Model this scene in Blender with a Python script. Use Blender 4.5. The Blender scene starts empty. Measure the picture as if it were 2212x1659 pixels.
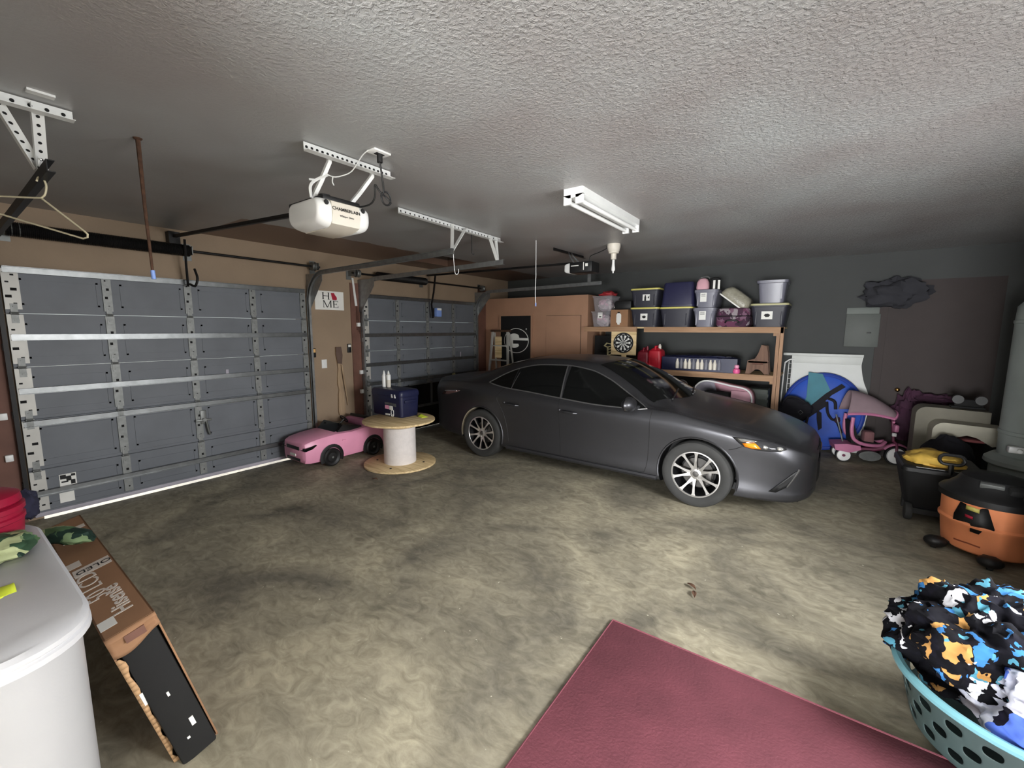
import bpy, bmesh, math, random
from mathutils import Vector, Matrix, noise as mnoise
from math import sin, cos, pi, radians

scene = bpy.context.scene
COL = scene.collection
random.seed(7)

# ------------------------------------------------------------------ camera
cam_data = bpy.data.cameras.new('camera')
cam_data.sensor_fit = 'HORIZONTAL'
cam_data.sensor_width = 36.0
cam_data.lens = 928.36 / 2212 * 36.0
cam_data.clip_start = 0.02
cam = bpy.data.objects.new('camera', cam_data)
COL.objects.link(cam)
_yaw, _pitch, _roll = 0.62306, -0.12749, -0.003721
_f = Vector((-sin(_yaw) * cos(_pitch), cos(_yaw) * cos(_pitch), sin(_pitch)))
_r = _f.cross(Vector((0, 0, 1))).normalized()
_d = _f.cross(_r)
_r2 = cos(_roll) * _r + sin(_roll) * _d
_d2 = -sin(_roll) * _r + cos(_roll) * _d
_m = Matrix((_r2, -_d2, -_f)).transposed().to_4x4()
_m.translation = Vector((0, 0, 1.774))
cam.matrix_world = _m
scene.camera = cam

# ------------------------------------------------------------------ world, sun, daylight, exposure
scene.view_settings.view_transform = 'Standard'
scene.view_settings.look = 'None'
scene.view_settings.gamma = 1.0
scene.view_settings.use_curve_mapping = False
scene.view_settings.exposure = 0.15

world = bpy.data.worlds.new('sky')
scene.world = world
world.use_nodes = True
_wn = world.node_tree
_bg = _wn.nodes['Background']
_sky = _wn.nodes.new('ShaderNodeTexSky')
_sky.sky_type = 'HOSEK_WILKIE'
_sky.turbidity = 3.0
_sky.sun_direction = (-0.78, 0.10, 0.6)
_wn.links.new(_sky.outputs[0], _bg.inputs[0])
_bg.inputs[1].default_value = 2.2

_sd = bpy.data.lights.new('sun', 'SUN')
_sd.energy = 9.0
_sd.angle = 0.01
_sd.color = (1.0, 0.98, 0.95)
sun = bpy.data.objects.new('sun', _sd)
COL.objects.link(sun)
sun.rotation_euler = Vector((0.78, -0.10, -0.60)).to_track_quat('-Z', 'Y').to_euler()

# daylight that comes in by the open house door on the right; added fill lamps beside it and behind the camera
def area(name, loc, direction, sx, sy, power, color):
    d = bpy.data.lights.new(name, 'AREA')
    d.shape = 'RECTANGLE'
    d.size, d.size_y, d.energy, d.color = sx, sy, power, color
    o = bpy.data.objects.new(name, d)
    COL.objects.link(o)
    o.location = loc
    o.rotation_euler = Vector(direction).to_track_quat('-Z', 'Y').to_euler()
    return o
area('house_door_daylight', (2.7, 1.75, 1.95), (-1, 0.0, -0.12), 1.4, 1.0, 228.0, (1.0, 0.995, 0.99))
area('side_fill_light', (1.23, 3.1, 1.35), (-1, 0.0, 0.0), 0.8, 0.7, 46.0, (0.96, 0.98, 1.0))  # added lamp to brighten the right side; its window is made up
area('rear_fill_light', (0.1, -5.06, 0.95), (0.0, 1, 0.0), 2.1, 1.5, 850.0, (0.97, 0.985, 1.0))  # added fill lamp for the far end; its window is made up

# ------------------------------------------------------------------ materials
def srgb(r, g, b):
    f = lambda c: (c / 255 / 12.92) if c <= 10 else ((c / 255 + 0.055) / 1.055) ** 2.4
    return (f(r), f(g), f(b))

def mat(name, c, rough=0.6, metal=0.0, var=0.12, scale=6.0, bump=0.0, bscale=60.0, spec=0.5, coat=0.0, alpha=1.0, detail=4.0, trans=0.0):
    m = bpy.data.materials.new(name)
    m.use_nodes = True
    nt = m.node_tree
    p = nt.nodes['Principled BSDF']
    p.inputs['Roughness'].default_value = rough
    p.inputs['Metallic'].default_value = metal
    p.inputs['Specular IOR Level'].default_value = spec
    p.inputs['Coat Weight'].default_value = coat
    p.inputs['Coat Roughness'].default_value = 0.08
    p.inputs['Alpha'].default_value = alpha
    p.inputs['Transmission Weight'].default_value = trans
    p.inputs['Base Color'].default_value = (*c, 1)
    if var or bump:
        tc = nt.nodes.new('ShaderNodeTexCoord')
        if var:
            n = nt.nodes.new('ShaderNodeTexNoise')
            n.inputs['Scale'].default_value = scale
            n.inputs['Detail'].default_value = detail
            nt.links.new(tc.outputs['Object'], n.inputs['Vector'])
            r = nt.nodes.new('ShaderNodeValToRGB')
            r.color_ramp.elements[0].position = 0.3
            r.color_ramp.elements[1].position = 0.7
            r.color_ramp.elements[0].color = (*[x * (1 - var) for x in c], 1)
            r.color_ramp.elements[1].color = (*[min(1, x * (1 + var)) for x in c], 1)
            nt.links.new(n.outputs['Fac'], r.inputs['Fac'])
            nt.links.new(r.outputs['Color'], p.inputs['Base Color'])
        if bump:
            n2 = nt.nodes.new('ShaderNodeTexNoise')
            n2.inputs['Scale'].default_value = bscale
            n2.inputs['Detail'].default_value = 3
            nt.links.new(tc.outputs['Object'], n2.inputs['Vector'])
            b = nt.nodes.new('ShaderNodeBump')
            b.inputs['Strength'].default_value = bump
            b.inputs['Distance'].default_value = 0.01
            nt.links.new(n2.outputs['Fac'], b.inputs['Height'])
            nt.links.new(b.outputs['Normal'], p.inputs['Normal'])
    return m

def wood(name, c1, c2, axis='X', scale=3.0, rough=0.7):
    m = mat(name, c1, rough, var=0)
    nt = m.node_tree
    p = nt.nodes['Principled BSDF']
    tc = nt.nodes.new('ShaderNodeTexCoord')
    mp = nt.nodes.new('ShaderNodeMapping')
    s = {'X': (0.6, 8, 8), 'Y': (8, 0.6, 8), 'Z': (8, 8, 0.6)}[axis]
    mp.inputs['Scale'].default_value = s
    n = nt.nodes.new('ShaderNodeTexNoise')
    n.inputs['Scale'].default_value = scale
    n.inputs['Detail'].default_value = 6
    n.inputs['Distortion'].default_value = 0.6
    r = nt.nodes.new('ShaderNodeValToRGB')
    r.color_ramp.elements[0].position = 0.35
    r.color_ramp.elements[1].position = 0.65
    r.color_ramp.elements[0].color = (*c1, 1)
    r.color_ramp.elements[1].color = (*c2, 1)
    nt.links.new(tc.outputs['Object'], mp.inputs[0])
    nt.links.new(mp.outputs[0], n.inputs['Vector'])
    nt.links.new(n.outputs['Fac'], r.inputs['Fac'])
    nt.links.new(r.outputs['Color'], p.inputs['Base Color'])
    return m

def patches(name, cols, scale=8.0, rough=0.9, warp=0.35, stretch=(1, 1, 1)):
    """printed cloth: voronoi cells coloured from a list with constant steps"""
    m = mat(name, cols[0], rough, var=0)
    nt = m.node_tree
    p = nt.nodes['Principled BSDF']
    p.inputs['Specular IOR Level'].default_value = 0.12
    tc = nt.nodes.new('ShaderNodeTexCoord')
    mp = nt.nodes.new('ShaderNodeMapping')
    mp.inputs['Scale'].default_value = stretch
    nz = nt.nodes.new('ShaderNodeTexNoise')
    nz.inputs['Scale'].default_value = scale * 0.7
    mx = nt.nodes.new('ShaderNodeMixRGB')
    mx.blend_type = 'LINEAR_LIGHT'
    mx.inputs[0].default_value = warp / scale * 2
    v = nt.nodes.new('ShaderNodeTexVoronoi')
    v.inputs['Scale'].default_value = scale
    sep = nt.nodes.new('ShaderNodeSeparateColor')
    r = nt.nodes.new('ShaderNodeValToRGB')
    r.color_ramp.interpolation = 'CONSTANT'
    n = len(cols)
    for i, c in enumerate(cols):
        e = r.color_ramp.elements[i] if i < 2 else r.color_ramp.elements.new(i / n)
        e.position = i / n
        e.color = (*c, 1)
    L = nt.links.new
    L(tc.outputs['Object'], mp.inputs[0])
    L(mp.outputs[0], nz.inputs['Vector'])
    L(mp.outputs[0], mx.inputs[1])
    L(nz.outputs['Color'], mx.inputs[2])
    L(mx.outputs[0], v.inputs['Vector'])
    L(v.outputs['Color'], sep.inputs[0])
    L(sep.outputs[0], r.inputs['Fac'])
    L(r.outputs['Color'], p.inputs['Base Color'])
    return m

M = {}
M['steel'] = mat('galvanized_steel', srgb(150, 152, 152), 0.42, 0.75, var=0.18, scale=14)
M['steel_dull'] = mat('dull_steel', srgb(120, 122, 120), 0.5, 0.7, var=0.2, scale=10)
M['white_metal'] = mat('white_painted_metal', srgb(225, 226, 224), 0.45, 0.1, var=0.05)
M['alu'] = mat('dull_aluminium', srgb(188, 186, 180), 0.5, 0.2, var=0.08)
M['dim_wood'] = wood('dim_brown_wood', srgb(96, 70, 56), srgb(118, 88, 70), 'Z')
M['strut'] = mat('strut_steel', srgb(120, 122, 122), 0.36, 0.85, var=0.15, scale=14)
M['pale_wood'] = wood('pale_bare_wood', srgb(150, 126, 100), srgb(176, 152, 122), 'Z')
M['stile'] = mat('stile_metal', srgb(128, 130, 128), 0.5, 0.35, var=0.15, scale=25)
M['door_panel'] = mat('door_panel_grey', srgb(102, 106, 112), 0.55, 0.0, var=0.1, scale=3)
M['seal'] = mat('door_bottom_seal', srgb(170, 165, 175), 0.6, var=0.1)
M['black'] = mat('black_plastic', srgb(19, 19, 20), 0.5, var=0.1)
M['black_matte'] = mat('black_matte', srgb(18, 18, 18), 0.85, var=0.1)
M['black_metal'] = mat('black_metal', srgb(32, 31, 31), 0.5, 0.5, var=0.2)
M['hole'] = mat('punched_hole_dark', srgb(20, 20, 20), 0.9, var=0)
M['rust'] = mat('rusty_iron', srgb(80, 55, 40), 0.8, 0.3, var=0.45, scale=30)
M['white'] = mat('white_plastic', srgb(232, 232, 230), 0.4, var=0.03)
M['offwhite'] = mat('offwhite_plastic', srgb(215, 208, 195), 0.45, var=0.04)
M['paper'] = mat('white_paper', srgb(235, 234, 228), 0.8, var=0.04)
M['pine'] = wood('pine_board', srgb(150, 116, 86), srgb(174, 138, 106), 'X')
M['pine_z'] = wood('pine_post', srgb(148, 114, 88), srgb(170, 134, 104), 'Z')
M['ply'] = wood('plywood_disc', srgb(200, 172, 124), srgb(236, 212, 166), 'X', 4.0)
M['brown'] = mat('brown_painted_wood', srgb(172, 132, 106), 0.75, var=0.08, scale=2.5)
M['brown_trim'] = mat('reddish_brown_trim', srgb(108, 74, 62), 0.7, var=0.15, scale=5)
M['card'] = mat('brown_cardboard', srgb(150, 112, 82), 0.85, var=0.1, scale=5)
M['card_in'] = mat('torn_cardboard_edge', srgb(190, 152, 112), 0.9, var=0.15, scale=20)
M['ink_white'] = mat('white_print', srgb(215, 205, 195), 0.85, var=0.05)
M['ink_black'] = mat('black_print', srgb(18, 17, 18), 0.7, var=0)
M['ink_red'] = mat('red_print', srgb(170, 26, 52), 0.7, var=0.03)
M['neon'] = mat('neon_yellow_paper', srgb(225, 240, 70), 0.7, var=0.05)
M['navy'] = mat('navy_plastic', srgb(26, 30, 62), 0.4, var=0.1)
M['red_can'] = mat('red_can_plastic', srgb(190, 30, 48), 0.45, var=0.08)
M['pink'] = mat('pink_plastic', srgb(236, 160, 190), 0.35, var=0.04)
M['rubber'] = mat('tyre_rubber', srgb(44, 44, 43), 0.8, var=0.15, scale=8)
M['brass'] = mat('brass', srgb(190, 150, 90), 0.25, 1.0, var=0)
M['chrome'] = mat('chrome', srgb(215, 215, 215), 0.15, 1.0, var=0)
M['lit_button'] = mat('amber_button', srgb(240, 190, 120), 0.4, var=0)
M['blue_tag'] = mat('blue_tag', srgb(130, 160, 225), 0.5, var=0.05)

# ------------------------------------------------------------------ mesh builder
class B:
    def __init__(s):
        s.bm = bmesh.new()
    def _mark(s, faces, mi):
        for f in faces:
            f.material_index = mi
    def box(s, c, d, rot=None, bev=0.0, seg=2, mi=0):
        """axis box by centre and size, optional rotation matrix/euler tuple, optional rounded edges"""
        r = bmesh.ops.create_cube(s.bm, size=1.0)
        vs = r['verts']
        for v in vs:
            v.co = Vector((v.co.x * d[0], v.co.y * d[1], v.co.z * d[2]))
        fs = list({f for v in vs for f in v.link_faces})
        s._mark(fs, mi)
        if bev > 0:
            es = list({e for v in vs for e in v.link_edges})
            g = bmesh.ops.bevel(s.bm, geom=es, offset=min(bev, 0.49 * min(d)), segments=seg, profile=0.5, affect='EDGES')
            allf, stack = set(), [g['faces'][0]]
            while stack:
                f = stack.pop()
                if f in allf:
                    continue
                allf.add(f)
                stack += [lf for e in f.edges for lf in e.link_faces]
            vs = list({v for f in allf for v in f.verts})
            s._mark(allf, mi)
        R = Matrix.Identity(3)
        if rot is not None:
            R = rot if isinstance(rot, Matrix) else Matrix.Rotation(rot[2], 3, 'Z') @ Matrix.Rotation(rot[1], 3, 'Y') @ Matrix.Rotation(rot[0], 3, 'X')
        for v in vs:
            v.co = R @ v.co + Vector(c)
        return vs
    def bx(s, x0, x1, y0, y1, z0, z1, bev=0.0, seg=2, mi=0):
        return s.box(((x0 + x1) / 2, (y0 + y1) / 2, (z0 + z1) / 2), (abs(x1 - x0), abs(y1 - y0), abs(z1 - z0)), None, bev, seg, mi)
    def rings(s, rings, mi=0, closed=False, cap=True, loop=True):
        """skin a list of equally long vertex rings"""
        vr = [[s.bm.verts.new(p) for p in r] for r in rings]
        n = len(vr[0])
        last = n if loop else n - 1
        pairs = list(zip(vr, vr[1:])) + ([(vr[-1], vr[0])] if closed else [])
        for a, b in pairs:
            for i in range(last):
                j = (i + 1) % n
                try:
                    s.bm.faces.new((a[i], a[j], b[j], b[i])).material_index = mi
                except ValueError:
                    pass
        if cap and not closed and loop:
            for r in (vr[0], vr[-1]):
                try:
                    s.bm.faces.new(r).material_index = mi
                except ValueError:
                    pass
        return vr
    def tube(s, pts, r, n=8, closed=False, mi=0, cap=True):
        pts = [Vector(p) for p in pts]
        rr = r if isinstance(r, (list, tuple)) else [r] * len(pts)
        rings, up = [], None
        for i, p in enumerate(pts):
            a = pts[i - 1] if (i > 0 or closed) else p
            b = pts[(i + 1) % len(pts)] if (i < len(pts) - 1 or closed) else p
            t = (b - a).normalized()
            if up is None:
                up = t.orthogonal().normalized()
            up = (up - t * up.dot(t))
            up = up.normalized() if up.length > 1e-6 else t.orthogonal().normalized()
            w = t.cross(up)
            rings.append([p + rr[i] * (cos(2 * pi * k / n) * up + sin(2 * pi * k / n) * w) for k in range(n)])
        return s.rings(rings, mi, closed, cap)
    def cyl(s, p0, p1, r0, r1=None, n=24, mi=0, cap=True):
        return s.tube([p0, p1], [r0, r0 if r1 is None else r1], n, mi=mi, cap=cap)
    def lathe(s, prof, c=(0, 0, 0), axis='z', n=32, mi=0, sx=1.0, sy=1.0, cap=True, a0=0.0):
        """profile of (radius, height) turned round an axis through c"""
        c = Vector(c)
        rings = []
        for r, h in prof:
            ring = []
            for k in range(n):
                a = a0 + 2 * pi * k / n
                u, v = r * cos(a) * sx, r * sin(a) * sy
                q = {'z': (u, v, h), 'y': (u, h, v), 'x': (h, u, v)}[axis]
                ring.append(c + Vector(q))
            rings.append(ring)
        return s.rings(rings, mi, False, cap)
    def prism(s, poly, axis, a, b, mi=0):
        """polygon extruded along an axis; the polygon is in the two other axes in x,y,z order"""
        def P(u, v, w):
            return {'x': (w, u, v), 'y': (u, w, v), 'z': (u, v, w)}[axis]
        v0 = [s.bm.verts.new(P(u, v, a)) for u, v in poly]
        v1 = [s.bm.verts.new(P(u, v, b)) for u, v in poly]
        fs = [s.bm.faces.new(v0), s.bm.faces.new(list(reversed(v1)))]
        n = len(poly)
        for i in range(n):
            fs.append(s.bm.faces.new((v0[i], v1[i], v1[(i + 1) % n], v0[(i + 1) % n])))
        s._mark(fs, mi)
        return v0 + v1
    def ell(s, c, r, n=20, m=12, mi=0, fn=None):
        """ellipsoid, optionally reshaped by fn(unit vector) -> radius factor"""
        rings = []
        for j in range(m + 1):
            th = pi * j / m
            ring = []
            for k in range(n):
                ph = 2 * pi * k / n
                d = Vector((sin(th) * cos(ph), sin(th) * sin(ph), cos(th)))
                f = fn(d) if fn else 1.0
                rr = max(1e-4, 1) * f
                if j in (0, m):
                    d = Vector((1e-3 * cos(ph), 1e-3 * sin(ph), d.z))
                ring.append(Vector(c) + Vector((d.x * r[0], d.y * r[1], d.z * r[2])) * rr)
            rings.append(ring)
        return s.rings(rings, mi)
    def grid(s, fn, nu, nv, mi=0, thick=0.0, nrm=None):
        """sheet of fn(u, v) for u, v in 0..1"""
        g = [[s.bm.verts.new(fn(i / nu, j / nv)) for j in range(nv + 1)] for i in range(nu + 1)]
        for i in range(nu):
            for j in range(nv):
                s.bm.faces.new((g[i][j], g[i + 1][j], g[i + 1][j + 1], g[i][j + 1])).material_index = mi
        return g
    def xf(s, mtx):
        bmesh.ops.transform(s.bm, matrix=mtx, verts=s.bm.verts[:])
        return s

PM = {}   # world matrices of the parents

def obj(name, b, mats, parent=None, world=False, smooth=38.0, label=None, solid=0.0):
    """link a builder as ONE mesh object; world=True when its points are world coordinates"""
    me = bpy.data.meshes.new(name)
    bmesh.ops.recalc_face_normals(b.bm, faces=b.bm.faces[:])
    b.bm.to_mesh(me)
    b.bm.free()
    for m in (mats if isinstance(mats, (list, tuple)) else [mats]):
        me.materials.append(M[m] if isinstance(m, str) else m)
    if smooth:
        me.shade_smooth()
        me.set_sharp_from_angle(angle=radians(smooth))
    o = bpy.data.objects.new(name, me)
    COL.objects.link(o)
    if parent is not None:
        o.parent = parent
        if world:
            me.transform(PM[parent.name].inverted())
        PM[o.name] = PM[parent.name].copy()
    else:
        PM[o.name] = Matrix.Identity(4)
    if solid:
        md = o.modifiers.new('thickness', 'SOLIDIFY')
        md.thickness = solid
        md.offset = 0
    if label:
        o['label'] = label
    return o

def thing(name, label, cat, loc=(0, 0, 0), rz=0.0, group=None, rot=None):
    o = bpy.data.objects.new(name, None)
    COL.objects.link(o)
    o.empty_display_size = 0.1
    R = Matrix.Rotation(rz, 4, 'Z') if rot is None else rot.to_4x4()
    mw = Matrix.Translation(Vector(loc)) @ R
    o.matrix_world = mw
    PM[o.name] = mw
    o['label'] = label
    o['category'] = cat
    if group:
        o['group'] = group
    return o

def tag(o, label, cat, group=None, kind=None):
    o['label'] = label
    o['category'] = cat
    if group:
        o['group'] = group
    if kind:
        o['kind'] = kind
    return o

def struct(name, b, mats, parent=None, smooth=38.0):
    o = obj(name, b, mats, parent, smooth=smooth)
    if parent is None:
        o['kind'] = 'structure'
    return o

def structempty(name):
    o = bpy.data.objects.new(name, None)
    COL.objects.link(o)
    o['kind'] = 'structure'
    PM[o.name] = Matrix.Identity(4)
    return o

def dup(root, loc, rz=None, label=None, group=None):
    """copy of a thing with copies of its parts and sub-parts"""
    def cp(o, par):
        c = o.copy()
        COL.objects.link(c)
        if par is not None:
            c.parent = par
        for ch in list(o.children):
            cp(ch, c)
        return c
    r = cp(root, None)
    if rz is None:
        R = PM[root.name].to_3x3().to_4x4()
    else:
        R = Matrix.Rotation(rz, 4, 'Z')
    mw = Matrix.Translation(Vector(loc)) @ R
    r.matrix_world = mw
    PM[r.name] = mw
    if label:
        r['label'] = label
    if group:
        r['group'] = group
    return r

def text_mesh(body, size, depth=0.0006, align='CENTER', bold=0.0):
    """built-in font outlines as a bmesh builder in the xy plane"""
    cu = bpy.data.curves.new('lettering', 'FONT')
    cu.body = body
    cu.size = size
    cu.extrude = depth
    cu.offset = bold
    cu.align_x = align
    cu.align_y = 'CENTER'
    cu.resolution_u = 3
    o = bpy.data.objects.new('lettering', cu)
    COL.objects.link(o)
    dg = bpy.context.evaluated_depsgraph_get()
    me = bpy.data.meshes.new_from_object(o.evaluated_get(dg))
    b = B()
    b.bm.from_mesh(me)
    bpy.data.objects.remove(o)
    bpy.data.curves.remove(cu)
    bpy.data.meshes.remove(me)
    return b

def frame_mtx(origin, xdir, ydir):
    x = Vector(xdir).normalized()
    y = Vector(ydir)
    y = (y - x * y.dot(x)).normalized()
    z = x.cross(y)
    m = Matrix((x, y, z)).transposed().to_4x4()
    m.translation = Vector(origin)
    return m

def catmull(pts, k=6, closed=False):
    pts = [Vector(p) for p in pts]
    n = len(pts)
    out = []
    rng = range(n if closed else n - 1)
    for i in rng:
        p1, p2 = pts[i], pts[(i + 1) % n]
        p0 = pts[i - 1] if (i > 0 or closed) else p1 * 2 - p2
        p3 = pts[(i + 2) % n] if (i + 2 < n or closed) else p2 * 2 - p1
        for t in range(k):
            t /= k
            out.append(0.5 * ((2 * p1) + (p2 - p0) * t + (2 * p0 - 5 * p1 + 4 * p2 - p3) * t * t + (3 * p1 - p0 - 3 * p2 + p3) * t ** 3))
    if not closed:
        out.append(pts[-1])
    return out

def rrect(w, h, r, n=5, cx=0.0, cy=0.0):
    """rounded rectangle outline"""
    r = min(r, w / 2 - 1e-4, h / 2 - 1e-4)
    out = []
    for (x, y, a) in ((w / 2 - r, h / 2 - r, 0), (-w / 2 + r, h / 2 - r, pi / 2), (-w / 2 + r, -h / 2 + r, pi), (w / 2 - r, -h / 2 + r, 1.5 * pi)):
        for k in range(n + 1):
            t = a + pi / 2 * k / n
            out.append((cx + x + r * cos(t), cy + y + r * sin(t)))
    return out

# ================================================================== the room
XW, YB, ZC = -5.76, 7.9, 2.83

def concrete():
    m = mat('stained_concrete', srgb(150, 142, 120), 0.72, var=0)
    nt = m.node_tree
    p = nt.nodes['Principled BSDF']
    L = nt.links.new
    tc = nt.nodes.new('ShaderNodeTexCoord')
    def nz(scale, det, dist=0.0, vec=None):
        n = nt.nodes.new('ShaderNodeTexNoise')
        n.inputs['Scale'].default_value = scale
        n.inputs['Detail'].default_value = det
        n.inputs['Roughness'].default_value = 0.62
        n.inputs['Distortion'].default_value = dist
        L(vec if vec is not None else tc.outputs['Object'], n.inputs['Vector'])
        return n
    def ramp(a, b, ca, cb):
        r = nt.nodes.new('ShaderNodeValToRGB')
        r.color_ramp.elements[0].position, r.color_ramp.elements[1].position = a, b
        r.color_ramp.elements[0].color, r.color_ramp.elements[1].color = (*ca, 1), (*cb, 1)
        return r
    def mix(mode, fac, a, b):
        x = nt.nodes.new('ShaderNodeMixRGB')
        x.blend_type = mode
        x.inputs[0].default_value = fac
        L(a, x.inputs[1])
        L(b, x.inputs[2])
        return x
    big = ramp(0.36, 0.64, srgb(116, 111, 99), srgb(176, 168, 146))
    L(nz(0.9, 6, 0.8).outputs['Fac'], big.inputs['Fac'])
    mp = nt.nodes.new('ShaderNodeMapping')
    mp.inputs['Scale'].default_value = (2.6, 4.4, 1)
    mp.inputs['Rotation'].default_value = (0, 0, 0.5)
    L(tc.outputs['Object'], mp.inputs[0])
    trowel = ramp(0.32, 0.68, (0.62, 0.61, 0.58), (1.12, 1.12, 1.1))
    L(nz(2.6, 8, 1.6, mp.outputs[0]).outputs['Fac'], trowel.inputs['Fac'])
    m1 = mix('MULTIPLY', 1.0, big.outputs['Color'], trowel.outputs['Color'])
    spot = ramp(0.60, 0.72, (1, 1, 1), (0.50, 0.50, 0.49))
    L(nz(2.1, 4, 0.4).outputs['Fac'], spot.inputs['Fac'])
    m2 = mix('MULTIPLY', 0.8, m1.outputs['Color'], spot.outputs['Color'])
    fleck = ramp(0.745, 0.765, (0, 0, 0), (1, 1, 1))
    L(nz(26, 2, 0.3).outputs['Fac'], fleck.inputs['Fac'])
    m3 = nt.nodes.new('ShaderNodeMixRGB')
    L(fleck.outputs['Color'], m3.inputs[0])
    L(m2.outputs['Color'], m3.inputs[1])
    m3.inputs[2].default_value = (*srgb(205, 200, 180), 1)
    L(m3.outputs['Color'], p.inputs['Base Color'])
    b = nt.nodes.new('ShaderNodeBump')
    b.inputs['Strength'].default_value = 0.25
    b.inputs['Distance'].default_value = 0.01
    L(nz(14, 8).outputs['Fac'], b.inputs['Height'])
    L(b.outputs['Normal'], p.inputs['Normal'])
    return m

def ceiling_mat():
    m = mat('stomped_ceiling_paint', srgb(168, 166, 164), 0.38, var=0, spec=0.5)
    nt = m.node_tree
    p = nt.nodes['Principled BSDF']
    L = nt.links.new
    tc = nt.nodes.new('ShaderNodeTexCoord')
    n1 = nt.nodes.new('ShaderNodeTexNoise')
    n1.inputs['Scale'].default_value = 48
    n1.inputs['Detail'].default_value = 4
    n1.inputs['Roughness'].default_value = 0.6
    n1.inputs['Distortion'].default_value = 0.5
    L(tc.outputs['Object'], n1.inputs['Vector'])
    r1 = nt.nodes.new('ShaderNodeValToRGB')
    r1.color_ramp.elements[0].position = 0.42
    r1.color_ramp.elements[1].position = 0.66
    L(n1.outputs['Fac'], r1.inputs['Fac'])
    # towards the garage doors the stomp texture runs out into smooth board
    sp = nt.nodes.new('ShaderNodeSeparateXYZ')
    L(tc.outputs['Object'], sp.inputs[0])
    mr = nt.nodes.new('ShaderNodeMapRange')
    mr.inputs[1].default_value, mr.inputs[2].default_value = -2.6, -0.9
    mr.inputs[3].default_value, mr.inputs[4].default_value = 0.06, 0.7
    L(sp.outputs['X'], mr.inputs[0])
    b = nt.nodes.new('ShaderNodeBump')
    b.inputs['Distance'].default_value = 0.012
    L(mr.outputs[0], b.inputs['Strength'])
    L(r1.outputs['Color'], b.inputs['Height'])
    L(b.outputs['Normal'], p.inputs['Normal'])
    # brown unpainted strip with a ragged edge along the garage door wall
    n2 = nt.nodes.new('ShaderNodeTexNoise')
    n2.inputs['Scale'].default_value = 5
    n2.inputs['Detail'].default_value = 6
    L(tc.outputs['Object'], n2.inputs['Vector'])
    ad = nt.nodes.new('ShaderNodeMath')
    ad.operation = 'MULTIPLY_ADD'
    ad.inputs[1].default_value = 0.16
    L(n2.outputs['Fac'], ad.inputs[0])
    L(sp.outputs['X'], ad.inputs[2])
    lt = nt.nodes.new('ShaderNodeMath')
    lt.operation = 'LESS_THAN'
    lt.inputs[1].default_value = -4.62
    L(ad.outputs[0], lt.inputs[0])
    gy = nt.nodes.new('ShaderNodeMath')
    gy.operation = 'GREATER_THAN'
    gy.inputs[1].default_value = 2.0
    L(sp.outputs['Y'], gy.inputs[0])
    mu = nt.nodes.new('ShaderNodeMath')
    mu.operation = 'MULTIPLY'
    L(lt.outputs[0], mu.inputs[0])
    L(gy.outputs[0], mu.inputs[1])
    n3 = nt.nodes.new('ShaderNodeTexNoise')
    n3.inputs['Scale'].default_value = 1.1
    n3.inputs['Detail'].default_value = 3
    L(tc.outputs['Object'], n3.inputs['Vector'])
    r3 = nt.nodes.new('ShaderNodeValToRGB')
    r3.color_ramp.elements[0].position, r3.color_ramp.elements[1].position = 0.35, 0.68
    r3.color_ramp.elements[0].color = (*srgb(150, 145, 143), 1)
    r3.color_ramp.elements[1].color = (*srgb(162, 163, 162), 1)
    L(n3.outputs['Fac'], r3.inputs['Fac'])
    mx = nt.nodes.new('ShaderNodeMixRGB')
    L(mu.outputs[0], mx.inputs[0])
    L(r3.outputs['Color'], mx.inputs[1])
    mx.inputs[2].default_value = (*srgb(112, 88, 74), 1)
    L(mx.outputs['Color'], p.inputs['Base Color'])
    return m

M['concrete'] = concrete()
M['ceiling'] = ceiling_mat()
M['wall_tan'] = mat('tan_wall_paint', srgb(150, 130, 108), 0.75, var=0.08, scale=2.0, bump=0.12, bscale=40)
M['wall_grey'] = mat('dim_wall_paint', srgb(62, 64, 63), 0.75, var=0.06, scale=2.0, bump=0.1, bscale=40)
M['wall_white'] = mat('house_wall_paint', srgb(205, 202, 196), 0.7, var=0.04)
M['attic'] = mat('attic_dark_wood', srgb(66, 54, 46), 0.9, var=0.2)
M['driveway'] = mat('driveway_concrete', srgb(200, 198, 194), 0.8, var=0.08)

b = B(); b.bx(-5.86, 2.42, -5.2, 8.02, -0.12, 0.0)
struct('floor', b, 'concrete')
b = B(); b.bx(-14, -5.86, -6, 14, -0.14, -0.006)
struct('driveway', b, 'driveway')

# ceiling with the open attic hatch
HX0, HX1, HY0, HY1 = -5.30, -4.62, 4.62, 5.48
b = B()
b.bx(HX1, 2.42, -5.2, 8.02, ZC, ZC + 0.1)
b.bx(-5.9, HX0, -0.82, 8.02, ZC, ZC + 0.1)
b.bx(HX0, HX1, -0.82, HY0, ZC, ZC + 0.1)
b.bx(HX0, HX1, HY1, 8.02, ZC, ZC + 0.1)
struct('ceiling', b, 'ceiling')
b = B()
b.bx(HX0 - .04, HX0, HY0, HY1, ZC + .1, ZC + .6); b.bx(HX1, HX1 + .04, HY0, HY1, ZC + .1, ZC + .6)
b.bx(HX0, HX1, HY0 - .04, HY0, ZC + .1, ZC + .6); b.bx(HX0, HX1, HY1, HY1 + .04, ZC + .1, ZC + .6)
b.bx(HX0 - .04, HX1 + .04, HY0 - .04, HY1 + .04, ZC + .6, ZC + .64)
hatch = struct('attic_hatch', b, 'attic')
for yy in (4.86, 5.16):
    b = B(); b.bx(HX0, HX1, yy, yy + .045, ZC + .12, ZC + .26)
    obj('joist', b, 'pine', hatch)

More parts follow.
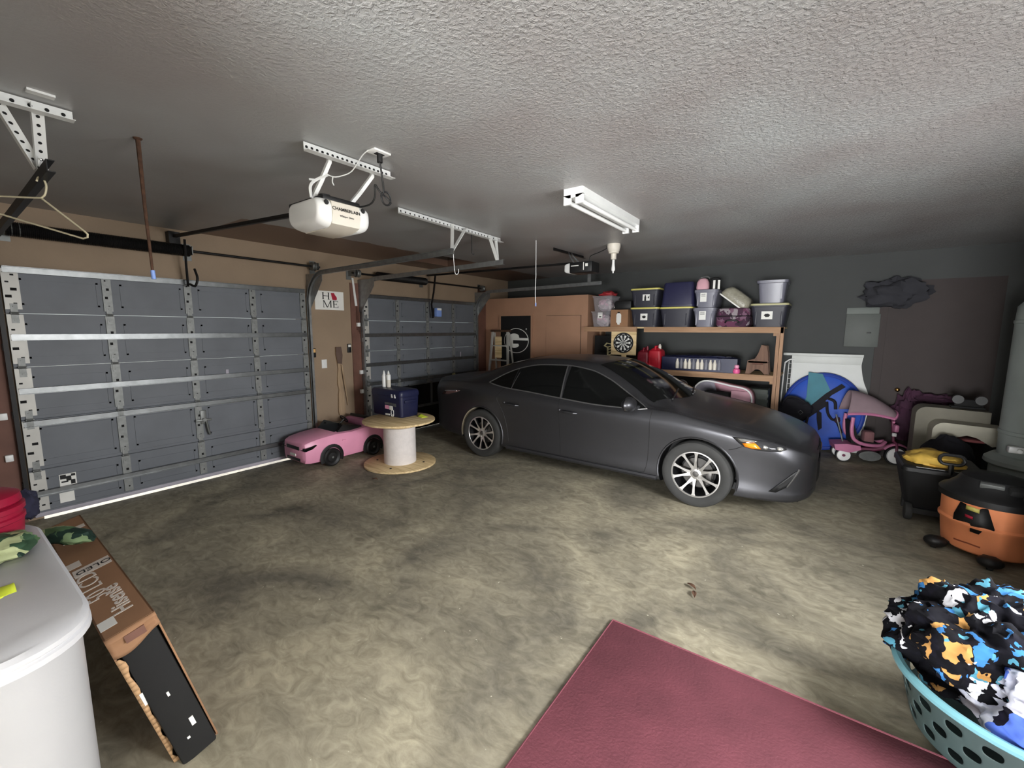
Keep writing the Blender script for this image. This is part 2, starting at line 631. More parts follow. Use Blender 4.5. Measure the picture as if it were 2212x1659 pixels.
# garage-door wall with its two openings (inner face at x = -5.80)
b = B()
xo, xi = -5.92, -5.80
b.bx(xo, xi, -0.82, 0.56, 0, ZC)
b.bx(xo, xi, 3.12, 4.14, 0, ZC)
b.bx(xo, xi, 6.70, 8.02, 0, ZC)
b.bx(xo, xi, 0.56, 3.12, 2.24, ZC)
b.bx(xo, xi, 4.14, 6.70, 2.24, ZC)
struct('wall_left', b, 'wall_tan')
b = B(); b.bx(-5.92, 2.42, YB, YB + .12, 0, ZC)
struct('wall_back', b, 'wall_grey')
b = B(); b.bx(-5.92, -1.20, -0.82, -0.70, 0, ZC); b.bx(-1.32, -1.20, -5.2, -0.82, 0, ZC); b.bx(-1.32, 1.32, -5.2, -5.08, 0, .2); b.bx(-1.32, 1.32, -5.2, -5.08, 1.7, ZC); b.bx(-1.32, -.95, -5.2, -5.08, .2, 1.7); b.bx(1.15, 1.32, -5.2, -5.08, .2, 1.7)  # unseen nook and rear opening, shaped to pass and cut the fill light
struct('wall_front', b, 'wall_white')
b = B()
b.bx(1.20, 1.32, -5.08, 0.95, 0, ZC)
b.bx(1.20, 1.32, 2.70, 4.00, 0, 1.0); b.bx(1.20, 1.32, 2.70, 4.00, 1.7, ZC); b.bx(1.20, 1.32, 3.5, 4.00, 1.0, 1.7)  # unseen opening made up for the side fill lamp
b.bx(1.20, 1.32, 0.95, 2.70, 2.20, ZC)
b.bx(1.32, 2.42, 3.88, 4.00, 0, ZC)
b.bx(2.30, 2.42, 4.0, YB, 0, ZC)
struct('wall_right', b, 'wall_white')
b = B(); b.bx(1.185, 1.20, 3.91, 4.015, 0, 2.2); b.bx(1.185, 1.30, 4.0, 4.015, 0, 2.2)
struct('trim_1', b, 'white')

# closet that stands out of the back wall; its top stays below the ceiling
b = B()
b.bx(-5.80, -3.44, 7.10, YB, 0, 2.385)
struct('wall_closet', b, 'brown')
b = B(); b.bx(-5.80, -5.785, 6.86, 7.10, 0, 2.6)
struct('trim_2', b, 'brown_trim')
b = B(); b.bx(-5.80, -5.785, 3.90, 4.10, 0, 2.45)
struct('trim_3', b, 'brown_trim')
b = B(); b.bx(-5.80, -5.785, 0.28, 0.46, 0, 2.3)
struct('trim_4', b, 'brown_trim')

# black closet door with its casing
b = B()
b.bx(-5.376, -4.641, 7.085, 7.10, 0.005, 2.03)
d3 = struct('door_3', b, 'black')
b = B()
for x0, x1, z0, z1 in ((-5.42, -5.376, 0, 2.075), (-4.641, -4.60, 0, 2.075), (-5.376, -4.641, 2.03, 2.075)):
    b.bx(x0, x1, 7.075, 7.10, z0, z1)
obj('door_casing', b, 'brown', d3)
b = B(); b.ell((-4.745, 7.075, 1.772), (.012, .012, .014))
obj('door_bolt', b, 'white_metal', d3)
# brown closet door, only its groove shows
b = B()
b.bx(-4.295, -3.574, 7.086, 7.10, 0.005, 2.022)
d4 = struct('door_4', b, 'brown')
b = B()
for x0, x1, z0, z1 in ((-4.301, -4.295, 0, 2.028), (-3.574, -3.568, 0, 2.028), (-4.295, -3.574, 2.022, 2.028)):
    b.bx(x0, x1, 7.094, 7.10, z0, z1)
obj('door_gap', b, 'black_matte', d4)
# brown door at the right of the back wall
b = B(); b.bx(0.70, 1.70, 7.87, YB, 0.005, 2.40)
M['brown_dim'] = mat('dark_brown_door_paint', srgb(52, 43, 41), .7, var=.06)
d5 = struct('door_5', b, 'brown_dim')
b = B()
b.cyl((0.885, 7.87, .965), (0.885, 7.835, .965), .012); b.ell((0.885, 7.815, .965), (.028, .024, .028))
obj('door_knob', b, 'brass', d5)
b = B(); b.bx(0.60, 0.70, 7.88, YB, 0, 2.44); b.bx(1.70, 1.78, 7.88, YB, 0, 2.44); b.bx(0.70, 1.70, 7.88, YB, 2.40, 2.44)
obj('door_casing', b, 'brown_dim', d5)

# ------------------------------------------------------------------ the garage doors
def garage_door(name, y0, y1, struts, stickers, lock):
    """five sections between rollers; struts, stiles and hinges face the room (x grows into it)"""
    root = structempty(name)
    xf, xb = -5.765, -5.80
    joints = [0.052, 0.47, 0.943, 1.418, 1.893, 2.285]
    W = y1 - y0
    cols = [y0 + W * k / 4 for k in range(5)]
    for k in range(5):
        z0, z1 = joints[k], joints[k + 1]
        b = B()
        b.bx(xb, xf, y0, y1, z0 + .002, z1 - .002)
        b.bx(xf, xf + .008, y0, y1, z1 - .045, z1 - .004)          # rolled top rail of the section
        b.bx(xf, xf + .005, y0, y1, z0 + .004, z0 + .03)
        for c in range(4):                                           # pressed panel outline
            a, e = cols[c] + .10, cols[c + 1] - .06
            lo, hi = z0 + .075, z1 - .085
            for (p, q, r, s) in ((a, e, lo, lo + .016), (a, e, hi - .016, hi), (a, a + .016, lo, hi), (e - .016, e, lo, hi)):
                b.bx(xf, xf + .006, p, q, r, s)
        obj('door_section', b, 'door_panel', root)
    for k in range(5):
        w = .05 if k == 0 else (.034 if k < 4 else .036)
        yc = cols[k] + (.05 if k == 0 else 0) - (.036 if k == 4 else 0)
        b = B()
        for s in range(5):
            z0, z1 = joints[s] + .035, joints[s + 1] - .01
            b.bx(xf, xf + .016, yc - w, yc + w, z0, z1)
            n = 5 if k == 0 else 4
            for q in range(n):
                zz = z0 + .05 + (z1 - z0 - .1) * q / (n - 1)
                yq = yc + (-.022 if q % 2 else .012) * (1 if k == 0 else .4)
                h = .012 if q in (1, 2) else .007
                b.bx(xf + .0155, xf + .0165, yq - h * (.9 if k else 1.6), yq + h * (.9 if k else 1.6), zz - h, zz + h, mi=1)
        obj('stile', b, ['alu' if k == 0 else 'stile', 'hole'], root)
    for z in struts:
        b = B()
        h = .027
        prof = [(xf + .004, z - h), (xf + .05, z - h), (xf + .05, z - h + .004), (xf + .018, z - h + .004), (xf + .018, z + h - .004),
                (xf + .056, z + h - .004), (xf + .056, z + h), (xf + .004, z + h)]
        b.prism(prof, 'y', y0 + .01, y1 - .005)
        obj('strut', b, 'strut', root)
    proto = None
    for j in joints[1:5]:
        for k in range(5):
            yc = cols[k] + (.05 if k == 0 else 0) - (.036 if k == 4 else 0)
            if proto is None:
                b = B()
                b.bx(.014, .02, -.022, .022, -.085, -.012); b.bx(.014, .02, -.022, .022, .012, .085)
                b.cyl((.024, -.026, 0), (.024, .026, 0), .012, n=10)
                b.prism([(.02, .01), (.045, .0), (.02, -.01)], 'y', -.02, .02)
                for zz in (-.06, .06):
                    b.cyl((.02, 0, zz), (.026, 0, zz), .008, n=8)
                b.xf(Matrix.Translation((xf, 0, 0)))
                proto = obj('hinge', b, 'stile', root)
                proto.location = (0, yc, j)
            else:
                h = proto.copy(); COL.objects.link(h); h.parent = root; h.location = (0, yc, j)
    b = B(); b.bx(xb, xf + .012, y0, y1, .028, .068, .006)
    obj('bottom_seal', b, 'seal', root)
    for (yy, zz, w, h, m) in stickers:
        b = B(); b.bx(xf, xf + .0075, yy - w / 2, yy + w / 2, zz - h / 2, zz + h / 2)
        if m == 'warn':
            for (p, q, r, s) in ((-.45, -.1, .1, .45), (-.1, .2, -.1, .3), (-.4, 0, -.2, -.08), (.15, .42, -.42, -.05), (.2, .45, .25, .45)):
                b.bx(xf + .0075, xf + .008, yy + p * w, yy + q * w, zz + r * h, zz + s * h, mi=1)
            obj('warning_sticker', b, ['paper', 'ink_black'], root)
        else:
            obj('sticker', b, m, root)
    if lock:
        yy, zz = lock
        b = B()
        b.bx(xf + .016, xf + .03, yy - .03, yy + .03, zz - .07, zz + .09, .006)
        b.bx(xf + .03, xf + .05, yy - .085, yy + .075, zz - .035, zz - .01, .005)
        b.cyl((xf + .03, yy, zz - .02), (xf + .06, yy, zz - .02), .02, n=12)
        b.tube([(xf + .045, yy + .02, zz - .03), (xf + .05, yy + .03, zz - .13), (xf + .045, yy + .045, zz - .2)], .012)
        obj('lock_handle', b, 'steel_dull', root)
    return root

garage_door('door_1', 0.50, 3.18, (0.250, 0.905, 1.205, 1.684, 2.268),
            [(2.17, 1.235, .03, .09, 'seal'), (.74, .33, .115, .115, 'warn'), (.72, .165, .10, .10, 'paper')], (1.88, .74))
garage_door('door_2', 4.08, 6.74, (0.905, 1.205, 1.668, 2.268),
            [(6.28, 1.27, .025, .11, 'seal'), (5.41, 2.03, .03, .17, 'paper')], None)

# ------------------------------------------------------------------ tracks, hangers, shafts
def track(label, y, side, hang, bright=True):
    """C-shaped roller track: up the jamb, round the bend and back under the ceiling; side = +1 opens to +y"""
    t = thing('garage_door_track', label, 'garage door track', (XW, y, 0), group='garage door tracks')
    mt = 'steel' if bright else 'black_metal'  # dark metal puts the shadow on the far left track into its colour
    path = [(.02, .06), (.02, 2.10)]
    path += [(.02 + .38 * (1 - cos(a)), 2.12 + .38 * sin(a)) for a in [pi / 2 * k / 10 for k in range(1, 11)]]
    path += [(1.6, 2.515), (2.72, 2.535)]
    prof = [(-.028, .0), (-.028, .03), (-.024, .03), (-.024, .004), (.024, .004), (.024, .03), (.028, .03), (.028, 0)]
    b = B()
    rings = []
    for i, (px, pz) in enumerate(path):
        a = path[max(0, i - 1)]; c = path[min(len(path) - 1, i + 1)]
        tx, tz = c[0] - a[0], c[1] - a[1]
        l = math.hypot(tx, tz); tx, tz = tx / l, tz / l
        nx, nz = -tz, tx
        rings.append([(px + nx * u, side * v, pz + nz * u) for u, v in prof])
    b.rings(rings)
    obj('rail', b, mt, t)
    for zz in (.35, 1.0, 1.6):
        b = B()
        b.bx(-.04, .03, -.004, .004, zz - .03, zz + .03)
        b.bx(-.04, -.034, -.03 * side, 0, zz - .03, zz + .03)
        obj('jamb_bracket', b, mt, t)
    b = B()                                                           # flag bracket at the bend
    b.prism([(-.035, 2.02), (.03, 2.02), (.36, 2.40), (.36, 2.50), (-.035, 2.50)], 'y', -.006, -.002)
    obj('flag_bracket', b, mt, t)
    return t
track('overhead track darkened for shade at the far left end of the bigger garage door', .455, 1, True, False)
track('steel track between the two garage doors, beside the HOME sign', 3.235, -1, True)
track('steel track along the left side of the smaller garage door', 4.045, 1, True)
track('steel track on the right side of the smaller garage door, ending near the stacked totes', 6.765, -1, True)

def angle_bar(b, p0, p1, w, up, side, holes, mi=1, step=.055):
    """punched angle iron: two thin legs and a row of dark holes on the leg that faces +x"""
    p0, p1 = Vector(p0), Vector(p1)
    d = p1 - p0
    n = d.normalized()
    up, side = Vector(up).normalized(), Vector(side).normalized()
    for (u, t) in ((up, side), (side, up)):
        vs = []
        q = [p0, p1, p1 + u * w, p0 + u * w]
        lo = [b.bm.verts.new(v) for v in q]; hi = [b.bm.verts.new(v - t * .003) for v in q]
        b.bm.faces.new(lo); b.bm.faces.new(list(reversed(hi)))
        for i in range(4):
            b.bm.faces.new((lo[i], hi[i], hi[(i + 1) % 4], lo[(i + 1) % 4]))
    if holes:
        k = int(d.length / step)
        for i in range(k):
            c = p0 + n * (step * (i + .5)) + up * w * .5 + side * .0012
            r = w * .17
            vv = [b.bm.verts.new(c + n * r * cos(a) + up * r * sin(a)) for a in [2 * pi * j / 8 for j in range(8)]]
            b.bm.faces.new(vv).material_index = mi

# hanger over the end of the two middle tracks: bar on the ceiling, struts down
t = thing('track_hanger', 'long white punched angle bar on the ceiling carrying two tracks by V struts', 'bracket', (-3.1, 3.36, ZC), group='ceiling hanger brackets')
b = B(); angle_bar(b, (-3.10, 2.60, ZC - .055), (-3.15, 4.14, ZC - .055), .05, (0, 0, 1), (1, 0, 0), True)
obj('ceiling_bar', b, ['white_metal', 'hole'], t, world=True)
for p0, p1 in (((-3.12, 3.27, 2.555), (-3.11, 3.27, ZC - .02)), ((-3.12, 3.275, 2.555), (-3.11, 3.47, ZC - .02)), ((-3.15, 4.06, 2.555), (-3.14, 4.01, ZC - .02)), ((-3.15, 4.055, 2.555), (-3.13, 3.88, ZC - .02))):
    b = B(); angle_bar(b, p0, p1, .042, (0, 1, .0), (1, 0, 0), True, step=.035)
    obj('strut', b, ['white_metal', 'hole'], t, world=True)
t = thing('track_hanger', 'white punched ceiling bracket at the top left corner with a V of two bars', 'bracket', (-3.1, .5, ZC), group='ceiling hanger brackets')
b = B(); angle_bar(b, (-3.09, .02, ZC - .055), (-3.085, .575, ZC - .055), .05, (0, 0, 1), (1, 0, 0), True)
obj('ceiling_bar', b, ['white_metal', 'hole'], t, world=True)
for p0, p1 in (((-3.30, .455, 2.56), (-3.10, .435, ZC - .02)), ((-3.30, .45, 2.56), (-3.10, .30, ZC - .02))):
    b = B(); angle_bar(b, p0, p1, .045, (0, 1, 0), (1, 0, 0), True, step=.042)
    obj('strut', b, ['white_metal', 'hole'], t, world=True)
b = B(); b.bx(-2.99, -2.95, .41, .50, ZC - .01, ZC)
obj('ceiling_plate', b, 'white_metal', t, world=True)
t = thing('track_hanger', 'short grey strap dropping to the last track beside the black door opener', 'bracket', (-3.27, 6.765, 2.55), group='ceiling hanger brackets')
b = B(); b.bx(-3.30, -3.24, 6.765, 6.772, 2.54, ZC)
obj('strap', b, 'steel', t, world=True)

def torsion(label, y0, y1, spring, z):
    t = thing('torsion_shaft', label, 'spring shaft', (-5.66, (y0 + y1) / 2, z), group='torsion shafts above the garage doors')
    b = B(); b.cyl((-5.66, y0, z), (-5.66, y1, z), .014, n=10)
    obj('shaft', b, 'black_metal', t, world=True)
    b = B()
    s0, s1 = spring
    n = int((s1 - s0) / .012)
    b.tube([(-5.66, s0 + (s1 - s0) * i / (n * 2), z) for i in range(n * 2 + 1)], [.062 if i % 2 else .056 for i in range(n * 2 + 1)], 12)
    obj('coil_spring', b, 'black_metal', t, world=True)
    for yy in (y0 + .09, y1 - .09):
        b = B(); b.lathe([(.02, -.03), (.055, -.03), (.06, -.02), (.04, 0), (.06, .02), (.055, .03), (.02, .03)], (-5.66, yy, z), 'y', 18)
        obj('cable_drum', b, 'steel_dull', t, world=True)
    for yy in (s1 + .02, y1 - .03, y0 + .03):
        b = B(); b.bx(-5.80, -5.63, yy - .004, yy + .004, z - .04, z + .05); b.bx(-5.80, -5.795, yy - .04, yy + .04, z - .09, z + .09)
        obj('bearing_bracket', b, 'steel_dull', t, world=True)
    return t
torsion('black torsion spring and shaft above the bigger garage door', .52, 3.36, (.55, 1.86), 2.60)
torsion('dark torsion spring and shaft above the smaller garage door', 3.86, 6.92, (4.30, 5.3), 2.58)
# ================================================================== things on the ceiling
# white opener
def opener_rail(t, x0, x1, y, z0, z1):
    b = B(); b.tube([(x0, y, z0), (x1, y, z1)], .02, 4)
    obj('rail', b, 'black_metal', t, world=True)

t = thing('garage_door_opener', 'white garage door opener with cream front panel hanging under a white punched bar', 'door opener', (-2.65, 1.66, 2.47), group='garage door openers')
opener_rail(t, -5.74, -2.85, 1.75, 2.745, 2.585)
b = B(); b.box((-2.69, 1.65, 2.553), (.40, .26, .04), bev=.01)
b.cyl((-2.60, 1.60, 2.55), (-2.60, 1.60, 2.60), .035, n=12); b.cyl((-2.70, 1.72, 2.55), (-2.70, 1.72, 2.59), .03, n=12)
obj('motor_base', b, 'black', t, world=True)
def lens(sign):
    rings = []
    N = 14
    for k in range(9):
        u = k / 8
        yy = sign * (.095 + .085 * sin(u * pi / 2))
        sh = 1.0 - .42 * u ** 2.2
        ring = []
        for (px, pz) in rrect(.36 * (1 - .16 * u ** 2), .165 * sh, .06 * sh, 4, 0, .012 * u):
            ring.append((-2.62 + px, 1.64 + yy, 2.462 + pz))
        rings.append(ring)
    bb = B(); bb.rings(rings)
    return bb
for s in (-1, 1):
    ln = obj('light_lens', lens(s), 'white', t, world=True)
    b = B(); b.lathe([(.001, .0), (.016, 0), (.012, .006)], (-2.445, 1.64 + s * .125, 2.515), 'x', 10)
    obj('lens_screw', b, 'black', ln, world=True)
b = B()
pr = [(-2.80, 2.55), (-2.80, 2.41), (-2.74, 2.375), (-2.53, 2.375), (-2.445, 2.40), (-2.43, 2.46), (-2.445, 2.53), (-2.50, 2.55)]
b.prism(pr, 'y', 1.545, 1.735)
obj('front_panel', b, 'offwhite', t, world=True)
fm = frame_mtx((-2.4335, 1.64, 2.488), (0, 1, 0), (-.214, 0, 1))
b = text_mesh('CHAMBERLAIN', .0285, .0004, bold=.0004).xf(fm)
obj('lettering', b, 'ink_black', t, world=True)
b = text_mesh('Whisper Drive', .016).xf(frame_mtx((-2.4312, 1.64, 2.450), (0, 1, 0), (.25, 0, 1)))
obj('lettering', b, 'ink_black', t, world=True)
for yt, yb in ((1.58, 1.52), (1.885, 1.76)):
    b = B(); b.tube([(-2.50, yt, ZC - .02), (-2.50, yt, ZC - .06), (-2.55, (yt + yb) / 2, 2.66), (-2.60, yb, 2.56)], .016, 4)
    obj('hanger_strap', b, 'white_metal', t, world=True)
# arm from the trolley to the door, and the hanging bent link
b = B(); b.tube([(-5.55, 1.79, 2.70), (-5.60, 1.80, 2.45), (-5.66, 1.82, 2.22)], .013, 6)
b.tube(catmull([(-5.60, 1.82, 2.24), (-5.52, 1.84, 2.22), (-5.50, 1.86, 2.30), (-5.53, 1.85, 2.40)], 5), .013, 6)
b.bx(-5.80, -5.70, 1.70, 1.80, 2.66, 2.79)
obj('door_arm', b, 'black_metal', t, world=True)
t = thing('ceiling_bar', 'white punched angle bar screwed to the ceiling above the white door opener', 'bracket', (-2.47, 1.70, ZC), group='ceiling hanger brackets')
b = B(); angle_bar(b, (-2.475, 1.41, ZC - .055), (-2.46, 2.005, ZC - .055), .05, (0, 0, 1), (1, 0, 0), True, step=.032)
obj('bar', b, ['white_metal', 'hole'], t, world=True)
b = B()
for yy in (1.50, 1.96):
    b = B(); b.cyl((-2.49, yy, ZC - .006), (-2.49, yy, ZC - .014), .01, n=8)
    obj('lag_screw', b, 'steel', t, world=True)

# socket, its plug and cable
t = thing('ceiling_outlet', 'white ceiling outlet with a black plug beside the white opener bar', 'outlet', (-2.26, 1.76, ZC))
b = B(); b.bx(-2.30, -2.22, 1.70, 1.82, ZC - .012, ZC, .003)
obj('cover_plate', b, 'white', t, world=True)
b = B(); b.bx(-2.275, -2.245, 1.735, 1.79, ZC - .016, ZC - .012)
obj('socket_face', b, 'black', t, world=True)
b = B()
b.cyl((-2.26, 1.765, ZC - .016), (-2.26, 1.765, ZC - .06), .017, n=10)
loop = [(-2.26, 1.765, ZC - .06), (-2.27, 1.785, 2.70), (-2.29, 1.81, 2.62), (-2.30, 1.80, 2.60)]
loop += [(-2.30 + .0 * k, 1.835 + .035 * cos(a), 2.585 + .04 * sin(a)) for k, a in enumerate([pi + .7 * q for q in range(14)])]
loop += [(-2.34, 1.82, 2.63), (-2.36, 1.80, 2.67), (-2.38, 1.81, 2.60), (-2.42, 1.80, 2.56), (-2.50, 1.77, 2.55), (-2.55, 1.75, 2.56)]
b.tube(catmull(loop, 4), .0055, 6)
tag(obj('power_cord', b, 'black'), 'black power cord looping from the ceiling outlet to the white opener', 'cord')
b = B()
b.tube(catmull([(-2.28, 1.70, ZC - .004), (-2.33, 1.69, ZC - .03), (-2.42, 1.68, ZC - .10), (-2.47, 1.64, 2.70), (-2.50, 1.60, 2.69), (-2.53, 1.55, 2.71)], 5), .0035, 6)
b.tube(catmull([(-2.50, 1.60, 2.69), (-2.50, 1.595, 2.66), (-2.50, 1.605, 2.64)], 4), .0035, 6)
tag(obj('loose_wire', b, 'white_metal'), 'thin white loose wire dangling from the opener bar', 'wire')
b = B()
b.tube(catmull([(-2.58, 1.50, 2.56), (-2.565, 1.49, 2.62), (-2.55, 1.52, 2.66), (-2.52, 1.58, 2.70)], 5), [.009] * 16, 6)
b.tube([(-2.55, 1.52, 2.66), (-2.56, 1.48, 2.655)], .006, 6)
tag(obj('loose_wire', b, 'white_metal'), 'thick white bent wire rising behind the white opener housing', 'wire')

# black opener of the smaller door
t = thing('garage_door_opener', 'black garage door opener with one white light lens above the dark track', 'door opener', (-2.7, 5.42, 2.6), group='garage door openers')
opener_rail(t, -5.74, -2.85, 5.42, 2.70, 2.672)
b = B(); b.bx(-2.86, -2.53, 5.30, 5.54, 2.525, 2.665, .015)
obj('housing', b, 'black', t, world=True)
b = B()
rings = []
for k in range(8):
    u = k / 7
    rings.append([(-2.86 - .085 * sin(u * pi / 2) , 5.42 + p * (1 - .1 * u), 2.595 + q * (1 - .45 * u ** 2)) for p, q in rrect(.22, .135, .02, 3)])
b.rings(rings)
obj('light_lens', b, 'white', t, world=True)
for q in ((-2.835, -2.72, 2.612, 2.622), (-2.652, -2.642, 2.555, 2.655), (-2.62, -2.585, 2.60, 2.635)):
    b = B(); b.bx(q[0], q[1], 5.294, 5.30, q[2], q[3]); obj('label_strip', b, 'paper', t, world=True)
for dy in (-.1, .1):
    b = B(); b.tube([(-2.92, 5.42 + dy * .4, ZC - .02), (-2.80, 5.42 + dy, 2.66)], .012, 4)
    obj('hanger_strap', b, 'steel', t, world=True)
b = B(); angle_bar(b, (-2.93, 4.99, ZC - .04), (-2.90, 5.80, ZC - .04), .035, (0, 0, 1), (1, 0, 0), False)
obj('ceiling_bar', b, 'black_metal', t, world=True)
b = B(); b.tube([(-5.52, 5.40, 2.69), (-5.58, 5.41, 2.40), (-5.66, 5.43, 2.20), (-5.655, 5.455, 1.96)], .016, 4)
obj('door_arm', b, 'black_metal', t, world=True)
b = B(); b.tube(catmull([(-2.62, 5.42, 2.665), (-2.60, 5.40, 2.74), (-2.45, 5.35, 2.77), (-2.35, 5.33, 2.80), (-2.34, 5.33, ZC)], 5), .005, 6)
obj('power_cable', b, 'black', t, world=True)
t = thing('door_sensor_box', 'small blue and white box hanging from the arm of the smaller garage door', 'box', (-5.60, 5.50, 2.0))
b = B(); b.bx(-5.63, -5.56, 5.46, 5.58, 1.985, 2.135, .008)
obj('case', b, 'blue_tag', t, world=True)
b = B(); b.bx(-5.559, -5.556, 5.47, 5.57, 2.095, 2.13)
obj('label_strip', b, 'paper', t, world=True)

# fluorescent batten (off)
t = thing('fluorescent_light', 'white twin tube fluorescent batten on the ceiling, switched off', 'ceiling light', (-1.62, 3.66, ZC))
b = B()
y0, y1 = 3.02, 4.24
b.prism([(-1.69, ZC), (-1.69, ZC - .055), (-1.65, ZC - .072), (-1.57, ZC - .072), (-1.53, ZC - .055), (-1.53, ZC)], 'y', y0, y1)
obj('housing', b, 'white_metal', t, world=True)
for xx in (-1.66, -1.56):
    b = B(); b.cyl((xx, y0 + .03, ZC - .095), (xx, y1 - .03, ZC - .095), .0165, n=14)
    obj('tube', b, 'white', t, world=True)
for yy in (y0 + .012, y1 - .012):
    for x0, x1 in ((-1.69, -1.63), (-1.59, -1.53)):
        b = B(); b.bx(x0, x1, yy - .012, yy + .012, ZC - .118, ZC - .05)
        obj('lamp_holder', b, 'white', t, world=True)

# porcelain lamp holder with a candle bulb
t = thing('bulb_holder', 'white porcelain ceiling lamp holder with a long candle bulb', 'light bulb', (-2.21, 5.25, ZC))
b = B(); b.lathe([(.08, ZC), (.082, ZC - .03), (.07, ZC - .085), (.062, ZC - .095), (.062, ZC - .11), (.045, ZC - .118), (.0, ZC - .118)], (-2.21, 5.25, 0), 'z', 28)
obj('base', b, 'offwhite', t, world=True)
b = B(); b.lathe([(.034, ZC - .118), (.034, ZC - .185), (.022, ZC - .19), (0, ZC - .19)], (-2.21, 5.25, 0), 'z', 20)
obj('socket', b, 'offwhite', t, world=True)
b = B(); b.lathe([(.016, ZC - .19), (.016, ZC - .23), (.020, ZC - .27), (.024, ZC - .30), (.022, ZC - .32), (.012, ZC - .334), (.007, ZC - .336), (.010, ZC - .345), (.006, ZC - .355), (0, ZC - .357)], (-2.21, 5.25, 0), 'z', 18)
obj('bulb', b, 'white', t, world=True)

# pull cords and hooks
t = thing('pull_rod', 'rusty iron rod with a pale blue tip hanging from the ceiling', 'rod', (-3.21, .857, ZC))
b = B(); b.tube([(-3.214, .857, ZC), (-3.212, .858, 2.45), (-3.205, .862, 2.10)], [.012, .009, .007], 8)
b.ell((-3.214, .857, ZC), (.022, .022, .012))
obj('rod', b, 'rust', t, world=True)
b = B(); b.cyl((-3.205, .862, 2.105), (-3.203, .864, 2.055), .011, n=10)
obj('tip', b, 'blue_tag', t, world=True)
t = thing('light_string', 'thin white pull string with a pale tip in front of the brown closet', 'string', (-2.887, 4.503, ZC))
b = B(); b.tube([(-2.887, 4.503, ZC), (-2.885, 4.503, 2.40), (-2.889, 4.500, 2.20), (-2.884, 4.505, 2.09)], .0042, 6)
obj('string', b, 'white_metal', t, world=True)
b = B(); b.cyl((-2.884, 4.505, 2.09), (-2.884, 4.505, 2.05), .008, n=8)
obj('tip', b, 'blue_tag', t, world=True)
b = B(); b.tube(catmull([(-3.155, 3.63, ZC - .02), (-3.152, 3.63, 2.70), (-3.15, 3.63, 2.60), (-3.145, 3.64, 2.575), (-3.135, 3.655, 2.575)], 5), .004, 6)
tag(obj('wire_hook', b, 'black_metal'), 'dark wire hook hanging from the middle of the two-track hanger bar', 'hook', 'wire hooks')
b = B(); b.tube(catmull([(-3.05, 3.235, 2.512), (-3.05, 3.24, 2.45), (-3.045, 3.25, 2.335), (-3.035, 3.265, 2.315), (-3.03, 3.285, 2.335), (-3.03, 3.285, 2.37)], 5), .0035, 6)
tag(obj('wire_hook', b, 'white_metal'), 'pale wire hook looped below the end of the track beside the sign', 'hook', 'wire hooks')
# coat hanger hung over the left track
t = thing('coat_hanger', 'cream wire coat hanger hooked on the dark track by the left edge', 'coat hanger', (-3.25, .43, 2.42))
b = B()
b.tube(catmull([(-3.265, .447, 2.500), (-3.258, .455, 2.520), (-3.240, .468, 2.512), (-3.224, .473, 2.477), (-3.226, .465, 2.435), (-3.240, .452, 2.417)], 5), .0045, 6)
tri = [(-3.240, .452, 2.417), (-3.049, .563, 2.251), (-3.036, .570, 2.238), (-3.036, .568, 2.222), (-3.052, .555, 2.216), (-3.402, .323, 2.337), (-3.519, .247, 2.380), (-3.532, .24, 2.398), (-3.521, .25, 2.412), (-3.408, .332, 2.425), (-3.240, .452, 2.417)]
b.tube(tri, .0045, 6)
obj('wire', b, mat('cream_wire', srgb(205, 195, 165), .5, var=.05), t, world=True)
b = B(); b.tube([(-3.19, .462, 2.592), (-3.215, .458, 2.60), (-3.222, .456, 2.57), (-3.205, .462, 2.55), (-3.19, .465, 2.55)], .004, 6)
tag(obj('wire_hook', b, 'white_metal'), 'small bent metal hook just above the cream coat hanger', 'hook', 'wire hooks')
# ================================================================== the dark sedan
def pchip(keys):
    xs = [k[0] for k in keys]; ys = [k[1] for k in keys]
    n = len(xs)
    h = [xs[i + 1] - xs[i] for i in range(n - 1)]
    d = [(ys[i + 1] - ys[i]) / h[i] for i in range(n - 1)]
    m = [d[0]] + [0.0] * (n - 2) + [d[-1]]
    for i in range(1, n - 1):
        if d[i - 1] * d[i] > 0:
            w1, w2 = 2 * h[i] + h[i - 1], h[i] + 2 * h[i - 1]
            m[i] = (w1 + w2) / (w1 / d[i - 1] + w2 / d[i])
    def f(x):
        x = min(max(x, xs[0]), xs[-1])
        i = 0
        while i < n - 2 and x > xs[i + 1]:
            i += 1
        t = (x - xs[i]) / h[i]
        return ((1 + 2 * t) * (1 - t) ** 2 * ys[i] + t * (1 - t) ** 2 * h[i] * m[i] + t * t * (3 - 2 * t) * ys[i + 1] + t * t * (t - 1) * h[i] * m[i + 1])
    return f
# u = metres behind the nose
c_zb = pchip([(0, .26), (.05, .21), (.2, .17), (.6, .165), (1.4, .175), (3.4, .185), (4.3, .22), (4.75, .27), (4.885, .38)])
c_W = pchip([(0, .46), (.02, .58), (.06, .665), (.12, .735), (.2, .79), (.35, .85), (.55, .89), (.8, .908), (1.0, .915), (1.5, .912), (2.5, .915), (3.3, .918), (3.8, .92), (4.2, .905), (4.5, .87), (4.7, .82), (4.82, .74), (4.87, .66), (4.885, .58)])
c_zs = pchip([(0, .46), (.2, .58), (.4, .68), (.7, .75), (1.0, .78), (1.5, .80), (2.5, .83), (3.5, .87), (4.2, .90), (4.6, .90), (4.885, .80)])
c_zbelt = pchip([(0, .57), (.1, .655), (.3, .735), (.6, .815), (1.0, .89), (1.3, .93), (1.5, .930), (2.0, .918), (2.6, .945), (3.0, .975), (3.4, 1.0), (3.66, 1.025), (4.2, 1.03), (4.6, 1.01), (4.885, .90)])
